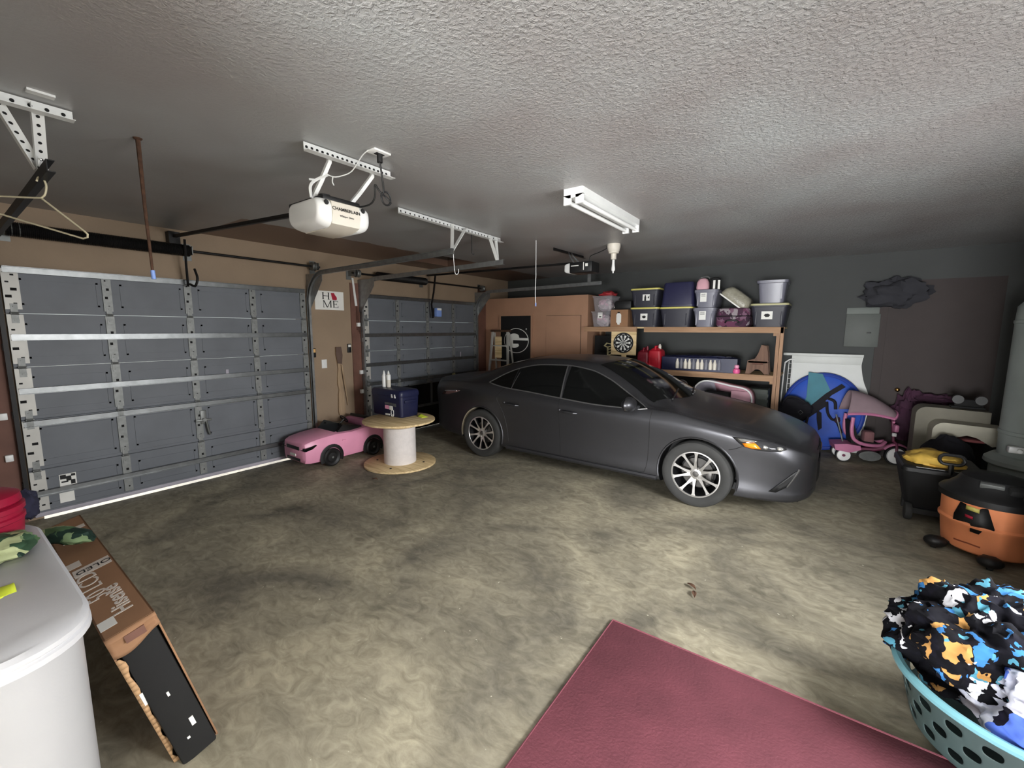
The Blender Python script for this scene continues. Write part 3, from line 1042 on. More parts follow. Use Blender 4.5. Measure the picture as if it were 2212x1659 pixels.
c_wr = pchip([(0, .38), (.06, .55), (.15, .62), (.3, .665), (.6, .72), (1.0, .755), (1.3, .775), (1.45, .775), (1.7, .715), (1.95, .655), (2.2, .61), (2.5, .59), (2.9, .585), (3.2, .59), (3.5, .61), (3.8, .645), (4.1, .69), (4.3, .71), (4.6, .70), (4.8, .66), (4.885, .50)])
c_zr = pchip([(0, .60), (.06, .655), (.15, .70), (.3, .755), (.6, .835), (1.0, .905), (1.3, .95), (1.45, .965), (1.7, 1.10), (1.95, 1.235), (2.2, 1.335), (2.5, 1.375), (2.9, 1.38), (3.2, 1.345), (3.5, 1.27), (3.8, 1.17), (4.1, 1.075), (4.3, 1.045), (4.6, 1.035), (4.8, 1.02), (4.885, .95)])
c_zt = pchip([(0, .615), (.06, .67), (.15, .72), (.3, .782), (.6, .87), (1.0, .94), (1.22, .975), (1.35, 1.035), (1.6, 1.18), (1.85, 1.30), (2.1, 1.385), (2.3, 1.412), (2.7, 1.428), (3.1, 1.412), (3.4, 1.367), (3.8, 1.255), (4.1, 1.14), (4.25, 1.09), (4.4, 1.075), (4.7, 1.065), (4.82, 1.05), (4.885, .97)])
c_top = pchip([(1.50, .940), (1.75, 1.075), (2.0, 1.205), (2.25, 1.290), (2.6, 1.328), (2.95, 1.318), (3.25, 1.265), (3.5, 1.165), (3.67, 1.055)])
c_bot = pchip([(1.50, .928), (2.0, .920), (2.6, .953), (3.0, .983), (3.4, 1.008), (3.67, 1.05)])
_lerp = lambda a, b, t: a + (b - a) * t
def car_half(u):
    zb, W, zs, zbt, wr, zr, zt = c_zb(u), c_W(u), c_zs(u), c_zbelt(u), c_wr(u), c_zr(u), c_zt(u)
    wb = W * .955
    P = [(0, zb), (W * .6, zb), (W * .92, zb + .012), (W * .972, zb + .07), (W * .966, _lerp(zb, zs, .35)), (W * .978, _lerp(zb, zs, .68)), (W, zs),
         (W * .985, _lerp(zs, zbt, .6)), (wb, zbt), (_lerp(wb, wr, .27), _lerp(zbt, zr, .36)), (_lerp(wb, wr, .62), _lerp(zbt, zr, .72)), (wr, zr),
         (wr * .82, zr + (zt - zr) * .52), (wr * .45, zr + (zt - zr) * .87), (0, zt)]
    K = 4
    out = []
    n = len(P)
    for i in range(n - 1):
        p0 = P[i - 1] if i else (-P[1][0], P[1][1]); p1 = P[i]; p2 = P[i + 1]
        p3 = P[i + 2] if i + 2 < n else (-P[n - 2][0], P[n - 2][1])
        for k in range(K):
            t = k / K
            out.append(tuple(.5 * (2 * p1[j] + (p2[j] - p0[j]) * t + (2 * p0[j] - 5 * p1[j] + 4 * p2[j] - p3[j]) * t * t + (3 * p1[j] - p0[j] - 3 * p2[j] + p3[j]) * t ** 3) for j in (0, 1)))
    out.append(P[-1])
    return out
def car_y(u, z):
    """half width of the flank at station u, height z"""
    h = car_half(u)
    for i in range(8, 47):
        if h[i][1] <= z <= h[i + 1][1] and h[i + 1][1] > h[i][1]:
            return _lerp(h[i][0], h[i + 1][0], (z - h[i][1]) / (h[i + 1][1] - h[i][1]))
    return h[12][0] if z < h[12][1] else h[44][0]
def car_z(u, y):
    """height of the top skin at station u, half width y"""
    y = abs(y)
    h = car_half(u)
    for i in range(len(h) - 2, 24, -1):
        if h[i + 1][0] <= y <= h[i][0]:
            return _lerp(h[i + 1][1], h[i][1], (y - h[i + 1][0]) / max(1e-6, h[i][0] - h[i + 1][0]))
    return h[44][1]
CX = lambda u: .975 - u
M['car_paint'] = mat('dark_grey_car_paint', srgb(76, 76, 79), 0.40, 0.85, var=0.04, scale=3, coat=0.12)
M['car_glass'] = mat('tinted_glass', srgb(12, 13, 13), 0.08, 0.0, var=0, spec=0.32)
M['car_trim'] = mat('satin_window_trim', srgb(150, 150, 150), 0.3, 0.9, var=0)
M['car_black'] = mat('car_black_plastic', srgb(16, 16, 17), 0.55, var=0)
M['rim_face'] = mat('machined_alloy', srgb(200, 198, 196), 0.32, 0.8, var=0.03)
M['rim_dark'] = mat('rim_pocket_black', srgb(20, 20, 21), 0.4, 0.3, var=0)
M['disc'] = mat('brake_disc_steel', srgb(90, 88, 86), 0.45, 0.8, var=0.1)
M['lamp_clear'] = mat('headlight_lens', srgb(60, 60, 62), 0.12, 0.4, var=0)
M['lamp_bright'] = mat('headlight_reflector', srgb(235, 235, 232), 0.12, 0.9, var=0)
M['amber'] = mat('amber_lens', srgb(232, 132, 30), 0.25, var=0.03)
M['tail_red'] = mat('tail_lens', srgb(110, 84, 84), 0.12, 0.2, var=0)
M['dust'] = mat('dusty_guard', srgb(150, 140, 122), 0.8, var=0.1)

CAR = thing('car', 'dark grey four door sedan with dark tinted windows and ten spoke alloy wheels', 'car', (-0.915, 5.335, 0), -0.018)

def car_body():
    N = 96
    us = [4.885 * i / N for i in range(N + 1)]
    us = sorted(set(us + [.01, .02, .035, .05, .065, .08, 4.845, 4.86, 4.875]))
    rings = []
    for u in us:
        h = car_half(u)
        rings.append([(CX(u), -y, z) for y, z in h] + [(CX(u), y, z) for y, z in h[-2:0:-1]])
    b = B(); b.rings(rings)
    bmesh.ops.recalc_face_normals(b.bm, faces=b.bm.faces[:])
    me = bpy.data.meshes.new('tmp'); b.bm.to_mesh(me)
    me.materials.append(M['car_paint']); me.materials.append(M['car_black'])
    o = bpy.data.objects.new('tmp', me); COL.objects.link(o)
    cuts = []
    for u in (.975, 3.80):
        for s in (-1, 1):
            c = B(); c.cyl((CX(u), s * .60, .335), (CX(u), s * 1.1, .335), .375, n=56, mi=1)
            bmesh.ops.recalc_face_normals(c.bm, faces=c.bm.faces[:])
            cm = bpy.data.meshes.new('cut'); c.bm.to_mesh(cm)
            cm.materials.append(M['car_paint']); cm.materials.append(M['car_black'])
            co = bpy.data.objects.new('cut', cm); COL.objects.link(co)
            md = o.modifiers.new('arch', 'BOOLEAN'); md.operation = 'DIFFERENCE'; md.solver = 'EXACT'; md.object = co
            cuts.append(co)
    bpy.context.view_layer.update()
    dg = bpy.context.evaluated_depsgraph_get()
    me2 = bpy.data.meshes.new_from_object(o.evaluated_get(dg))
    for c in cuts + [o]:
        bpy.data.objects.remove(c)
    r = B(); r.bm.from_mesh(me2)
    # rolled arch lips in body colour
    for u in (.975, 3.80):
        for s in (-1, 1):
            pts = []
            for k in range(25):
                a = radians(-14) + radians(208) * k / 24
                z = .335 + .378 * sin(a); uu = u - .378 * cos(a)
                pts.append((CX(uu), s * (car_y(uu, max(z, c_zb(uu) + .06)) - .002), z))
            r.tube(pts, .011, 6)
    return obj('body', r, ['car_paint', 'car_black'], CAR, smooth=32)
car_body()

def side_patch(name, u0, u1, ftop, fbot, m, off=.004, nu=14, nv=6, sides=(-1, 1)):
    for s in sides:
        b = B()
        def P(a, v):
            u = _lerp(u0, u1, a)
            z = _lerp(fbot(u), ftop(u), v)
            return (CX(u), s * (car_y(u, z) + off), z)
        b.grid(P, nu, nv)
        obj(name, b, m, CAR)
side_patch('quarter_window', 3.30, 3.668, c_top, c_bot, 'car_glass')
side_patch('rear_door_window', 2.57, 3.285, c_top, c_bot, 'car_glass')
side_patch('front_door_window', 1.53, 2.53, c_top, c_bot, 'car_glass')
for s in (-1, 1):
    loop = [(u, c_top(u)) for u in [1.5 + (3.675 - 1.5) * k / 40 for k in range(41)]]
    loop += [(u, c_bot(u)) for u in [3.675 - (3.675 - 1.5) * k / 30 for k in range(1, 30)]]
    b = B(); b.tube([(CX(u), s * (car_y(u, z) + .003), z) for u, z in loop], .0085, 6, closed=True)
    obj('window_trim', b, 'car_trim', CAR)
    for u, w in ((2.55, .018), (3.292, .008)):
        b = B(); b.tube([(CX(u + (.03 * k if w > .01 else -.05 * k)), s * (car_y(u, _lerp(c_bot(u), c_top(u), k)) + .003), _lerp(c_bot(u), c_top(u), k)) for k in [q / 8 for q in range(9)]], w * .5, 4)
        obj('window_divider', b, 'car_trim', CAR)

def top_patch(name, f0, f1, ymax, m, off=.004):
    b = B()
    def P(a, v):
        sy = v * 2 - 1
        u = _lerp(f0(abs(sy)), f1(abs(sy)), a)
        y = sy * ymax(u)
        return (CX(u), y, car_z(u, y) + off)
    b.grid(P, 16, 20)
    return obj(name, b, m, CAR)
top_patch('windshield', lambda s: 1.27 + .20 * s * s, lambda s: 2.10 + .08 * s * s, lambda u: c_wr(u) - .035, 'car_glass')
top_patch('rear_window', lambda s: 3.32 - .06 * s * s, lambda s: 4.15 - .12 * s * s, lambda u: c_wr(u) - .05, 'car_glass')
# wipers on the cowl
b = B()
b.tube([(CX(1.33), -.55, car_z(1.33, .55) + .02), (CX(1.40), -.10, car_z(1.40, .1) + .02)], .009, 6)
b.tube([(CX(1.27), .05, car_z(1.27, .05) + .02), (CX(1.38), .55, car_z(1.38, .55) + .02)], .009, 6)
obj('wiper', b, 'car_black', CAR)

# seams
def seam(pts, name='panel_seam', r=.0035, m='car_black', s=-1):
    b = B(); b.tube([(CX(u), s * (car_y(u, z) - .0012), z) for u, z in pts], r, 5)
    obj(name, b, m, CAR)
for s in (-1, 1):
    seam(catmull([(1.44, .925, 0), (1.45, .80, 0), (1.455, .60, 0), (1.47, .35, 0), (1.50, .245, 0)], 4) and [(p.x, p.y) for p in catmull([(1.44, .925, 0), (1.45, .80, 0), (1.455, .60, 0), (1.47, .35, 0), (1.50, .245, 0)], 4)], s=s)
    seam([(p.x, p.y) for p in catmull([(2.56, .95, 0), (2.555, .75, 0), (2.545, .5, 0), (2.53, .255, 0)], 5)], s=s)
    seam([(p.x, p.y) for p in catmull([(3.40, 1.0, 0), (3.50, .86, 0), (3.42, .70, 0), (3.36, .52, 0), (3.32, .30, 0)], 5)], s=s)
    seam([(u, .25 - .004 * (u - 1.5)) for u in (1.5, 1.9, 2.3, 2.7, 3.1, 3.3)], s=s)
    seam([(.69, .638), (.63, .66), (.58, .69)], s=s)
    b = B()
    b.tube([(CX(u), s * min(c_wr(u) + .035, .9), car_z(u, min(c_wr(u) + .035, .9)) - .001) for u in [.48 + .09 * k for k in range(10)]], .004, 5)
    obj('hood_seam', b, 'car_black', CAR)
    # sill and handles
    b = B(); b.tube([(CX(u), s * (car_y(u, .225) - .008), .215) for u in [1.36 + .2 * k for k in range(11)]], .03, 8)
    obj('sill', b, 'car_paint', CAR)
    for uh in (2.42, 3.26):
        b = B()
        y0 = car_y(uh, .80)
        b.tube([(CX(uh - .11), s * (y0 - .004), .795), (CX(uh - .08), s * (y0 + .026), .798), (CX(uh), s * (y0 + .034), .803), (CX(uh + .07), s * (y0 + .026), .806), (CX(uh + .09), s * (y0 - .004), .806)], [.010, .014, .016, .015, .010], 8)
        b.ell((CX(uh + .125), s * (y0 + .002), .812), (.018, .008, .022), 12, 8)
        obj('door_handle', b, 'car_paint', CAR)
# side mirrors
for s in (-1, 1):
    b = B()
    ym = car_y(1.62, .95)
    b.ell((CX(1.66), s * (ym + .13), .985), (.085, .125, .082), 24, 14, fn=lambda d: 1.0 if d.x > -.2 else .82)
    b.tube([(CX(1.60), s * (ym - .01), .935), (CX(1.64), s * (ym + .07), .945)], [.03, .026], 8)
    mr = obj('side_mirror', b, 'car_paint', CAR)
    b = B(); b.tube([(CX(1.62 + .03 * abs(k)), s * (ym + .13 + .11 * k), .925 + .02 * k * k) for k in (-1, -.6, -.2, .2, .6, 1)], .012, 6)
    obj('mirror_trim', b, 'chrome', mr)
# lights on the nose
def skin_poly(name, pts, m, parent, off=.006, s=-1, solid=.004):
    """filled outline of (u, y, z) points just off the skin, subdivided towards its centre"""
    b = B()
    P = [Vector((CX(u) + off * .4, s * (y + off), z)) for u, y, z in pts]
    c = sum(P, Vector()) / len(P)
    uc = sum(p[0] for p in pts) / len(pts); zc = sum(p[2] for p in pts) / len(pts)
    c = Vector((CX(uc) + off * .4, s * (max(abs(c.y), car_y(uc, zc)) + off), zc))
    mid = [(p + c) / 2 for p in P]
    mid2 = []
    for (u, y, z) in pts:
        um, zm = (u + uc) / 2, (z + zc) / 2
        mid2.append(Vector((CX(um) + off * .4, s * (max((y + abs(c.y) - off) / 2, car_y(um, zm)) + off), zm)))
    vo = [b.bm.verts.new(p) for p in P]; vm = [b.bm.verts.new(p) for p in mid2]; vc = b.bm.verts.new(c)
    n = len(P)
    for i in range(n):
        j = (i + 1) % n
        b.bm.faces.new((vo[i], vo[j], vm[j], vm[i])); b.bm.faces.new((vm[i], vm[j], vc))
    return obj(name, b, m, parent, solid=solid)
for s in (-1, 1):
    hp = [(.67, .898, .774), (.62, .893, .728), (.57, .889, .691), (.50, .88, .678), (.42, .866, .67), (.35, .846, .671), (.28, .819, .675), (.235, .785, .695), (.25, .745, .728), (.31, .77, .748), (.38, .819, .76), (.47, .859, .766), (.58, .885, .772)]
    hl = skin_poly('headlight', hp, 'lamp_clear', CAR, .008, s)
    skin_poly('turn_signal', [(.585, .889, .727), (.56, .886, .694), (.50, .878, .684), (.43, .868, .690), (.46, .872, .72), (.48, .876, .738)], 'amber', hl, .016, s)
    skin_poly('reflector', [(.655, .896, .770), (.60, .889, .735), (.49, .876, .744), (.46, .862, .760), (.57, .886, .770)], 'lamp_bright', hl, .017, s)
    b = B(); b.ell((CX(.285), s * (car_y(.285, .70) + .004), .70), (.035, .02, .022), 14, 8)
    obj('lamp_lens', b, 'lamp_bright', hl)
    b = B(); b.ell((CX(.40), s * (car_y(.40, .705) + .002), .705), (.03, .012, .02), 14, 8)
    obj('lamp_lens', b, 'lamp_bright', hl)
    skin_poly('bumper_intake', [(.345, .824, .29), (.25, .80, .39), (.17, .765, .48), (.125, .742, .52), (.15, .752, .44), (.21, .778, .345), (.29, .808, .285)], 'car_black', CAR, .004, s)
    b = B(); b.tube([(CX(u), s * (car_y(u, z) + .008), z) for u, z in ((.21, .345), (.175, .41), (.145, .47), (.125, .52))], .009, 6)
    obj('intake_blade', b, 'car_trim', CAR)
    skin_poly('tail_light', [(4.62, .83, .80), (4.50, .869, .885), (4.22, .904, .905), (4.17, .906, .899), (4.30, .893, .862), (4.45, .872, .82)], 'tail_red', CAR, .008, s)
    b = B(); b.tube([(CX(u), s * (car_y(u, z) + .012), z) for u, z in ((4.24, .897), (4.38, .882), (4.5, .868))], .009, 6)
    obj('tail_strip', b, 'lamp_bright', CAR)
# dusty liner behind the rear wheels
for s in (-1, 1):
    b = B()
    b.grid(lambda a, v: (CX(3.80 + .366 * cos(_lerp(radians(-12), radians(68), a))), s * _lerp(.892, .70, v), .335 + .366 * sin(_lerp(radians(-12), radians(68), a))), 14, 3)
    obj('arch_liner', b, 'dust', CAR, solid=.008)
# grille across the nose
b = B()
b.grid(lambda a, v: (CX(.0) + .012 - .05 * (2 * a - 1) ** 2, (2 * a - 1) * .52, _lerp(.30, .50, v)), 12, 4)
obj('lower_grille', b, 'car_black', CAR, solid=.01)
b = B()
b.grid(lambda a, v: (CX(.0) + .006 - .09 * (2 * a - 1) ** 2, (2 * a - 1) * .60, _lerp(.565, .625, v)), 12, 3)
obj('upper_grille', b, 'car_black', CAR, solid=.01)
b = B(); b.ell((CX(.0) + .012, 0, .60), (.008, .06, .042), 20, 10)
obj('badge', b, 'chrome', CAR)
b = B()
b.grid(lambda a, v: (CX(_lerp(.12, .5, v)) , (2 * a - 1) * (.60 + .15 * v), .175 - .01 * v), 8, 4)
obj('splitter', b, 'car_black', CAR, solid=.02)
b = B(); b.bx(CX(4.2), CX(.45), -.70, .70, .20, .27)
obj('underbody', b, 'car_black', CAR)

# wheels
def wheel():
    """axle along y, outer face towards -y, centre at origin"""
    b = B()
    b.lathe([(.17, .09), (.205, .085), (.222, .06), (.226, -.085), (.233, -.095), (.229, -.099), (.216, -.094), (.205, -.05), (.17, .04)], (0, 0, 0), 'y', 60, mi=1, cap=False)
    b.lathe([(.233, -.094), (.233, -.100), (.222, -.101), (.217, -.092)], (0, 0, 0), 'y', 60, mi=0, cap=False)
    b.lathe([(0, .03), (.17, .03), (.17, .045), (0, .045)], (0, 0, 0), 'y', 40, mi=1)
    for k in range(5):
        a0 = 2 * pi * k / 5 - pi / 2 + .02
        for sgn in (-1, 1):
            a1, a2 = a0 + sgn * .12, a0 + sgn * .30
            p0 = Vector((.05 * cos(a1), 0, .05 * sin(a1))); p1 = Vector((.222 * cos(a2), 0, .222 * sin(a2)))
            d = (p1 - p0).normalized(); n = Vector((-d.z, 0, d.x))
            q = []
            for t, w, y in ((0, .019, -.074), (.45, .0095, -.088), (.85, .0125, -.094), (1, .022, -.096)):
                c = p0.lerp(p1, t)
                q.append((c + n * w, c - n * w, y))
            for i in range(3):
                A, Bq = q[i], q[i + 1]
                vs = [b.bm.verts.new((v.x, y, v.z)) for v, y in ((A[0], A[2]), (Bq[0], Bq[2]), (Bq[1], Bq[2]), (A[1], A[2]))]
                lo = [b.bm.verts.new((v.x, y + .028, v.z)) for v, y in ((A[0], A[2]), (Bq[0], Bq[2]), (Bq[1], Bq[2]), (A[1], A[2]))]
                f = b.bm.faces.new(vs); f.material_index = 0
                for i2 in range(4):
                    f = b.bm.faces.new((vs[i2], vs[(i2 + 1) % 4], lo[(i2 + 1) % 4], lo[i2])); f.material_index = 1
    b.lathe([(0, -.078), (.05, -.076), (.062, -.070), (.066, -.03), (.05, .03)], (0, 0, 0), 'y', 30, mi=0, cap=False)
    return b
def tyre():
    b = B()
    b.lathe([(.226, .10), (.25, .112), (.30, .112), (.322, .104), (.332, .085), (.335, .0), (.332, -.085), (.322, -.104), (.305, -.111), (.285, -.1135), (.262, -.110), (.24, -.103), (.228, -.096)], (0, 0, 0), 'y', 72, cap=False)
    return b
W0 = None
for (u, s) in ((.975, -1), (3.80, -1), (.975, 1), (3.80, 1)):
    if W0 is None:
        W0 = obj('wheel', wheel(), ['rim_face', 'rim_dark'], CAR, smooth=30)
        ty = obj('tyre', tyre(), 'rubber', W0)
        b = B(); b.lathe([(0, -.084), (.026, -.082), (.030, -.076)], (0, 0, 0), 'y', 20)
        obj('hub_cap', b, 'disc', W0)
        b = B(); b.lathe([(0, -.005), (.15, -.005), (.15, .02), (0, .02)], (0, 0, 0), 'y', 40)
        b.box((.11, -.015, .03), (.06, .05, .09), (0, -.3, 0), .01)
        obj('brake_disc', b, 'disc', W0)
        for k in range(5):
            a = 2 * pi * (k + .5) / 5 - pi / 2 + .02
            b = B(); b.cyl((.057 * cos(a), -.06, .057 * sin(a)), (.057 * cos(a), -.082, .057 * sin(a)), .0085, n=6)
            obj('lug_nut', b, 'chrome', W0)
        w = W0
    else:
        w = W0.copy(); COL.objects.link(w); w.parent = CAR
        for ch in W0.children:
            c = ch.copy(); COL.objects.link(c); c.parent = w
    w.location = (CX(u), s * .80, .335)
    w.rotation_euler = (0, .35 if u < 1 else -.2, 0 if s < 0 else pi)
# ================================================================== left foreground
M['freezer'] = mat('white_enamel', srgb(188, 188, 190), 0.35, var=0.02, bump=0.03, bscale=120)
M['lid_grey'] = mat('lid_white', srgb(212, 212, 215), 0.45, var=0.03, bump=0.03, bscale=120)
M['jug_red'] = mat('dark_red_plastic', srgb(150, 20, 52), 0.4, var=0.1)
M['camo'] = patches('green_leaf_print', [srgb(58, 82, 62), srgb(128, 150, 110), srgb(40, 58, 50), srgb(176, 184, 140), srgb(84, 112, 78)], 16, 0.5, .6)
M['navy_cloth'] = mat('navy_cloth', srgb(28, 28, 48), 0.9, var=0.2)

t = thing('chest_freezer', 'white chest freezer with round corners at the left edge of the picture', 'freezer', (-2.3, -.08, 0))
b = B()
def rr(x0, x1, y0, y1, r, z):
    return [(p + (x0 + x1) / 2, q + (y0 + y1) / 2, z) for p, q in rrect(x1 - x0, y1 - y0, r, 8)]
b.rings([rr(-2.93, -1.69, -.42, .228, .19, z) for z in (.03, .05, .82, .835)])
obj('cabinet', b, 'freezer', t, world=True)
b = B()
b.rings([rr(-2.95 + k, -1.665 - k, -.44 + k, .252 - k, .21, z) for k, z in ((.012, .838), (0, .845), (0, .862), (.006, .868), (.002, .874), (.002, .888), (.014, .90))])
obj('lid', b, 'lid_grey', t, world=True)
b = B(); b.bx(-2.85, -1.8, -.36, .14, 0, .032)
obj('plinth', b, 'black', t, world=True)

# things on the freezer
t = thing('water_jug', 'dark red round jug with a banded lid on the chest freezer', 'jug', (-2.74, .065, .90))
b = B(); b.lathe([(0, 0), (.13, 0), (.14, .015), (.145, .075), (.15, .08), (.15, .095), (.142, .10), (.142, .115), (.152, .12), (.152, .14), (.14, .145), (0, .145)], (0, 0, 0), 'z', 40)
obj('body', b, 'jug_red', t)
b = B(); b.lathe([(0, .146), (.135, .146), (.145, .155), (.14, .185), (.11, .198), (0, .20)], (0, 0, 0), 'z', 40)
b.tube([(.10, -.05, .18), (.11, 0, .225), (.10, .05, .18)], .012, 8)
obj('lid', b, 'jug_red', t)
def lump(c, r, f=2.0, amp=.25, seed=0, n=30, m=18, flat=None, rot=0.0, parent=None, name=None, material=None):
    b = B()
    off = Vector((seed * 3.1, seed * 1.7, seed * .9))
    def fn(d):
        return 1.0 + amp * mnoise.noise(d * f + off) + amp * .45 * mnoise.noise(d * f * 2.7 + off)
    b.ell((0, 0, 0), r, n, m, fn=fn)
    if flat is not None:
        for v in b.bm.verts:
            if v.co.z < flat:
                v.co.z = flat + (v.co.z - flat) * .05
    b.xf(Matrix.Translation(Vector(c)) @ Matrix.Rotation(rot, 4, 'Z'))
    return b
b = lump((-2.90, .225, .965), (.05, .045, .07), 2.2, .3, 4, flat=-.065)
tag(obj('drawstring_bag', b, 'navy_cloth'), 'small crumpled navy cloth bag between the dark red jug and the garage door', 'bag')
b = lump((-2.50, .10, .935), (.12, .115, .045), 2.4, .3, 2, flat=-.032)
tag(obj('zip_pouch', b, 'camo'), 'rounded green leaf-print pouch lying on the freezer lid', 'pouch', 'green leaf-print pouches')
b = lump((-3.02, .352, .735), (.16, .055, .038), 2.0, .22, 5, flat=-.036, rot=.45)
tag(obj('zip_pouch', b, 'camo'), 'slim green leaf-print pouch lying on the brown television box', 'pouch', 'green leaf-print pouches')
b = B(); b.grid(lambda u, v: (-2.19 + .09 * u, .075 + .045 * v, .902 + .012 * sin(u * 4) * v), 6, 4)
tag(obj('sticky_note', b, 'neon', solid=.001), 'neon yellow slip of paper on the freezer lid', 'note', 'neon yellow slips')

# the television box leaning on the freezer
L, H, T = 1.44, .70, .155
tilt = radians(14)
t = thing('television_box', 'long brown cardboard television box standing on edge with a torn open end', 'box', (-2.03, .615, 0), rot=Matrix.Rotation(radians(-1.2), 3, 'Z') @ Matrix.Rotation(tilt, 3, 'X'))
# local: x from -L to 0, y from -T to 0, z from 0 to H
b = B()
b.bx(-L, 0, -T, -T + .006, 0, H); b.bx(-L, 0, -.006, 0, 0, H)
b.bx(-L, 0, -T, 0, H - .006, H); b.bx(-L, 0, -T, 0, 0, .006); b.bx(-L, -L + .006, -T, 0, 0, H)
obj('carton', b, 'card', t)
b = B()                                                      # end flap that still hangs on at the top
b.grid(lambda u, v: (.004 + .006 * sin(v * 9), -T + T * u, H - .001 - (.075 + .02 * sin(u * 4 + .6)) * v), 10, 5)
b.bx(.0, .0125, -T + .05, -T + .11, H - .052, H - .022, mi=1)
obj('end_flap', b, ['card', 'brown_trim'], t, solid=.004)
b = B()                                                      # ragged strip along the opening
ed = [(.0, -T + .012 + .010 * abs(sin(k * .55)) + .006 * sin(k * 1.3), H - .10 - (H - .11) * k / 26) for k in range(27)]
for k in range(26):
    p, q = ed[k], ed[k + 1]
    vs = [b.bm.verts.new(v) for v in ((0.002, -T, p[2]), (0.004, p[1], p[2]), (.004, q[1], q[2]), (.002, -T, q[2]))]
    b.bm.faces.new(vs)
obj('torn_edge', b, 'card_in', t, solid=.004)
b = B(); b.bx(-L + .05, 0, -T + .018, -.012, .02, H - .05, .01); b.xf(Matrix.Translation((-.012, 0, H - .05)) @ Matrix.Rotation(radians(-5.5), 4, 'Y') @ Matrix.Translation((0, 0, -(H - .05))))
obj('television', b, 'black_matte', t, label='black edge of the television inside the box')
for (ya, yb, za, zb) in ((-.06, -.045, .16, .20), (-.08, -.072, .34, .36), (-.09, -.08, .12, .13)):
    b = B(); xx = -.0115 + (H - .05 - za) * .0963; b.box((xx, (ya + yb) / 2, (za + zb) / 2), (.003, yb - ya, zb - za), (0, radians(-5.5), 0))
    obj('tv_sticker', b, 'paper', t)
b = B(); b.bx(.004, .007, -T + .01, -T + .055, .36, .42)
obj('packing_label', b, 'paper', t)
top = H + .0006
def onbox(x, y, w, d, m, n='packing_label'):
    b = B(); b.bx(x - w / 2, x + w / 2, y - d / 2, y + d / 2, H, top)
    obj(n, b, m, t)
onbox(-.10, -T + .03, .07, .05, 'paper'); onbox(-.66, -.075, .09, .13, 'ink_white'); onbox(-.77, -T + .03, .07, .05, 'ink_white')
onbox(-1.12, -.09, .09, .06, 'ink_white'); onbox(-1.25, -.06, .05, .10, 'ink_white')
rotm = frame_mtx((-.255, -.065, top), (-1, 0, 0), (0, -1, 0))
b = text_mesh('Hisense', .085, bold=.0015).xf(rotm); obj('lettering', b, 'ink_white', t)
b = text_mesh('50 LCDS', .095, bold=0).xf(frame_mtx((-.49, -.105, top), (-1, 0, 0), (0, -1, 0))); obj('lettering', b, 'ink_white', t)
b = text_mesh('OLED', .05).xf(frame_mtx((-.66, -.07, top + .0006), (0, -1, 0), (1, 0, 0))); obj('lettering', b, 'ink_black', t)
# ================================================================== on the wall between the garage doors
xw = -5.80
t = thing('wall_sign', 'white HOME sign with a red state shape for the letter O', 'sign', (xw, 3.56, 2.17))
b = B(); b.bx(0, .012, 3.34 - 3.56, 3.785 - 3.56, 2.035 - 2.17, 2.30 - 2.17)
obj('board', b, 'paper', t)
def serif(b, kind, y, z, h, w):
    s, k = h * .10, h * .16
    x0, x1 = .012, .0135
    if kind == 'H':
        for yy in (y, y + w - k):
            b.bx(x0, x1, yy, yy + k, z, z + h)
            for zz in (z, z + h - s * .5):
                b.bx(x0, x1, yy - k * .45, yy + k * 1.45, zz, zz + s * .5)
        b.bx(x0, x1, y, y + w, z + h * .46, z + h * .54)
    if kind == 'M':
        b.bx(x0, x1, y + k * .2, y + k * .6, z, z + h); b.bx(x0, x1, y + w - k, y + w, z, z + h)
        b.prism([(y + k * .1, z + h), (y + k * 1.1, z + h), (y + w * .56, z), (y + w * .44, z)], 'x', x0, x1)
        b.prism([(y + w - k, z + h), (y + w - k * .4, z + h), (y + w * .56, z), (y + w * .48, z)], 'x', x0, x1)
        for yy in (y - k * .2, y + w - k * 1.4):
            b.bx(x0, x1, yy, yy + k * 1.5, z, z + s * .5)
        b.bx(x0, x1, y - k * .3, y + k * .5, z + h - s * .5, z + h); b.bx(x0, x1, y + w - k * .6, y + w + k * .4, z + h - s * .5, z + h)
    if kind == 'E':
        b.bx(x0, x1, y + k * .4, y + k * 1.4, z, z + h)
        b.bx(x0, x1, y, y + w, z, z + s * .6); b.bx(x0, x1, y, y + w * .95, z + h - s * .6, z + h)
        b.bx(x0, x1, y + k, y + w * .7, z + h * .47, z + h * .54)
        b.bx(x0, x1, y + w - s * .6, y + w, z, z + h * .26); b.bx(x0, x1, y + w * .95 - s * .6, y + w * .95, z + h * .78, z + h)
        b.bx(x0, x1, y + w * .66, y + w * .72, z + h * .38, z + h * .63)
b = B(); serif(b, 'H', -.105, .012, .098, .10); serif(b, 'M', -.10, -.10, .098, .125); serif(b, 'E', .05, -.10, .098, .085)
obj('lettering', b, 'ink_black', t)
b = B(); b.prism([(.025, .105), (.075, .108), (.085, .085), (.112, .052), (.118, .02), (.10, .008), (.046, .010), (.036, .05)], 'x', .012, .0138)
obj('state_shape', b, 'ink_red', t)

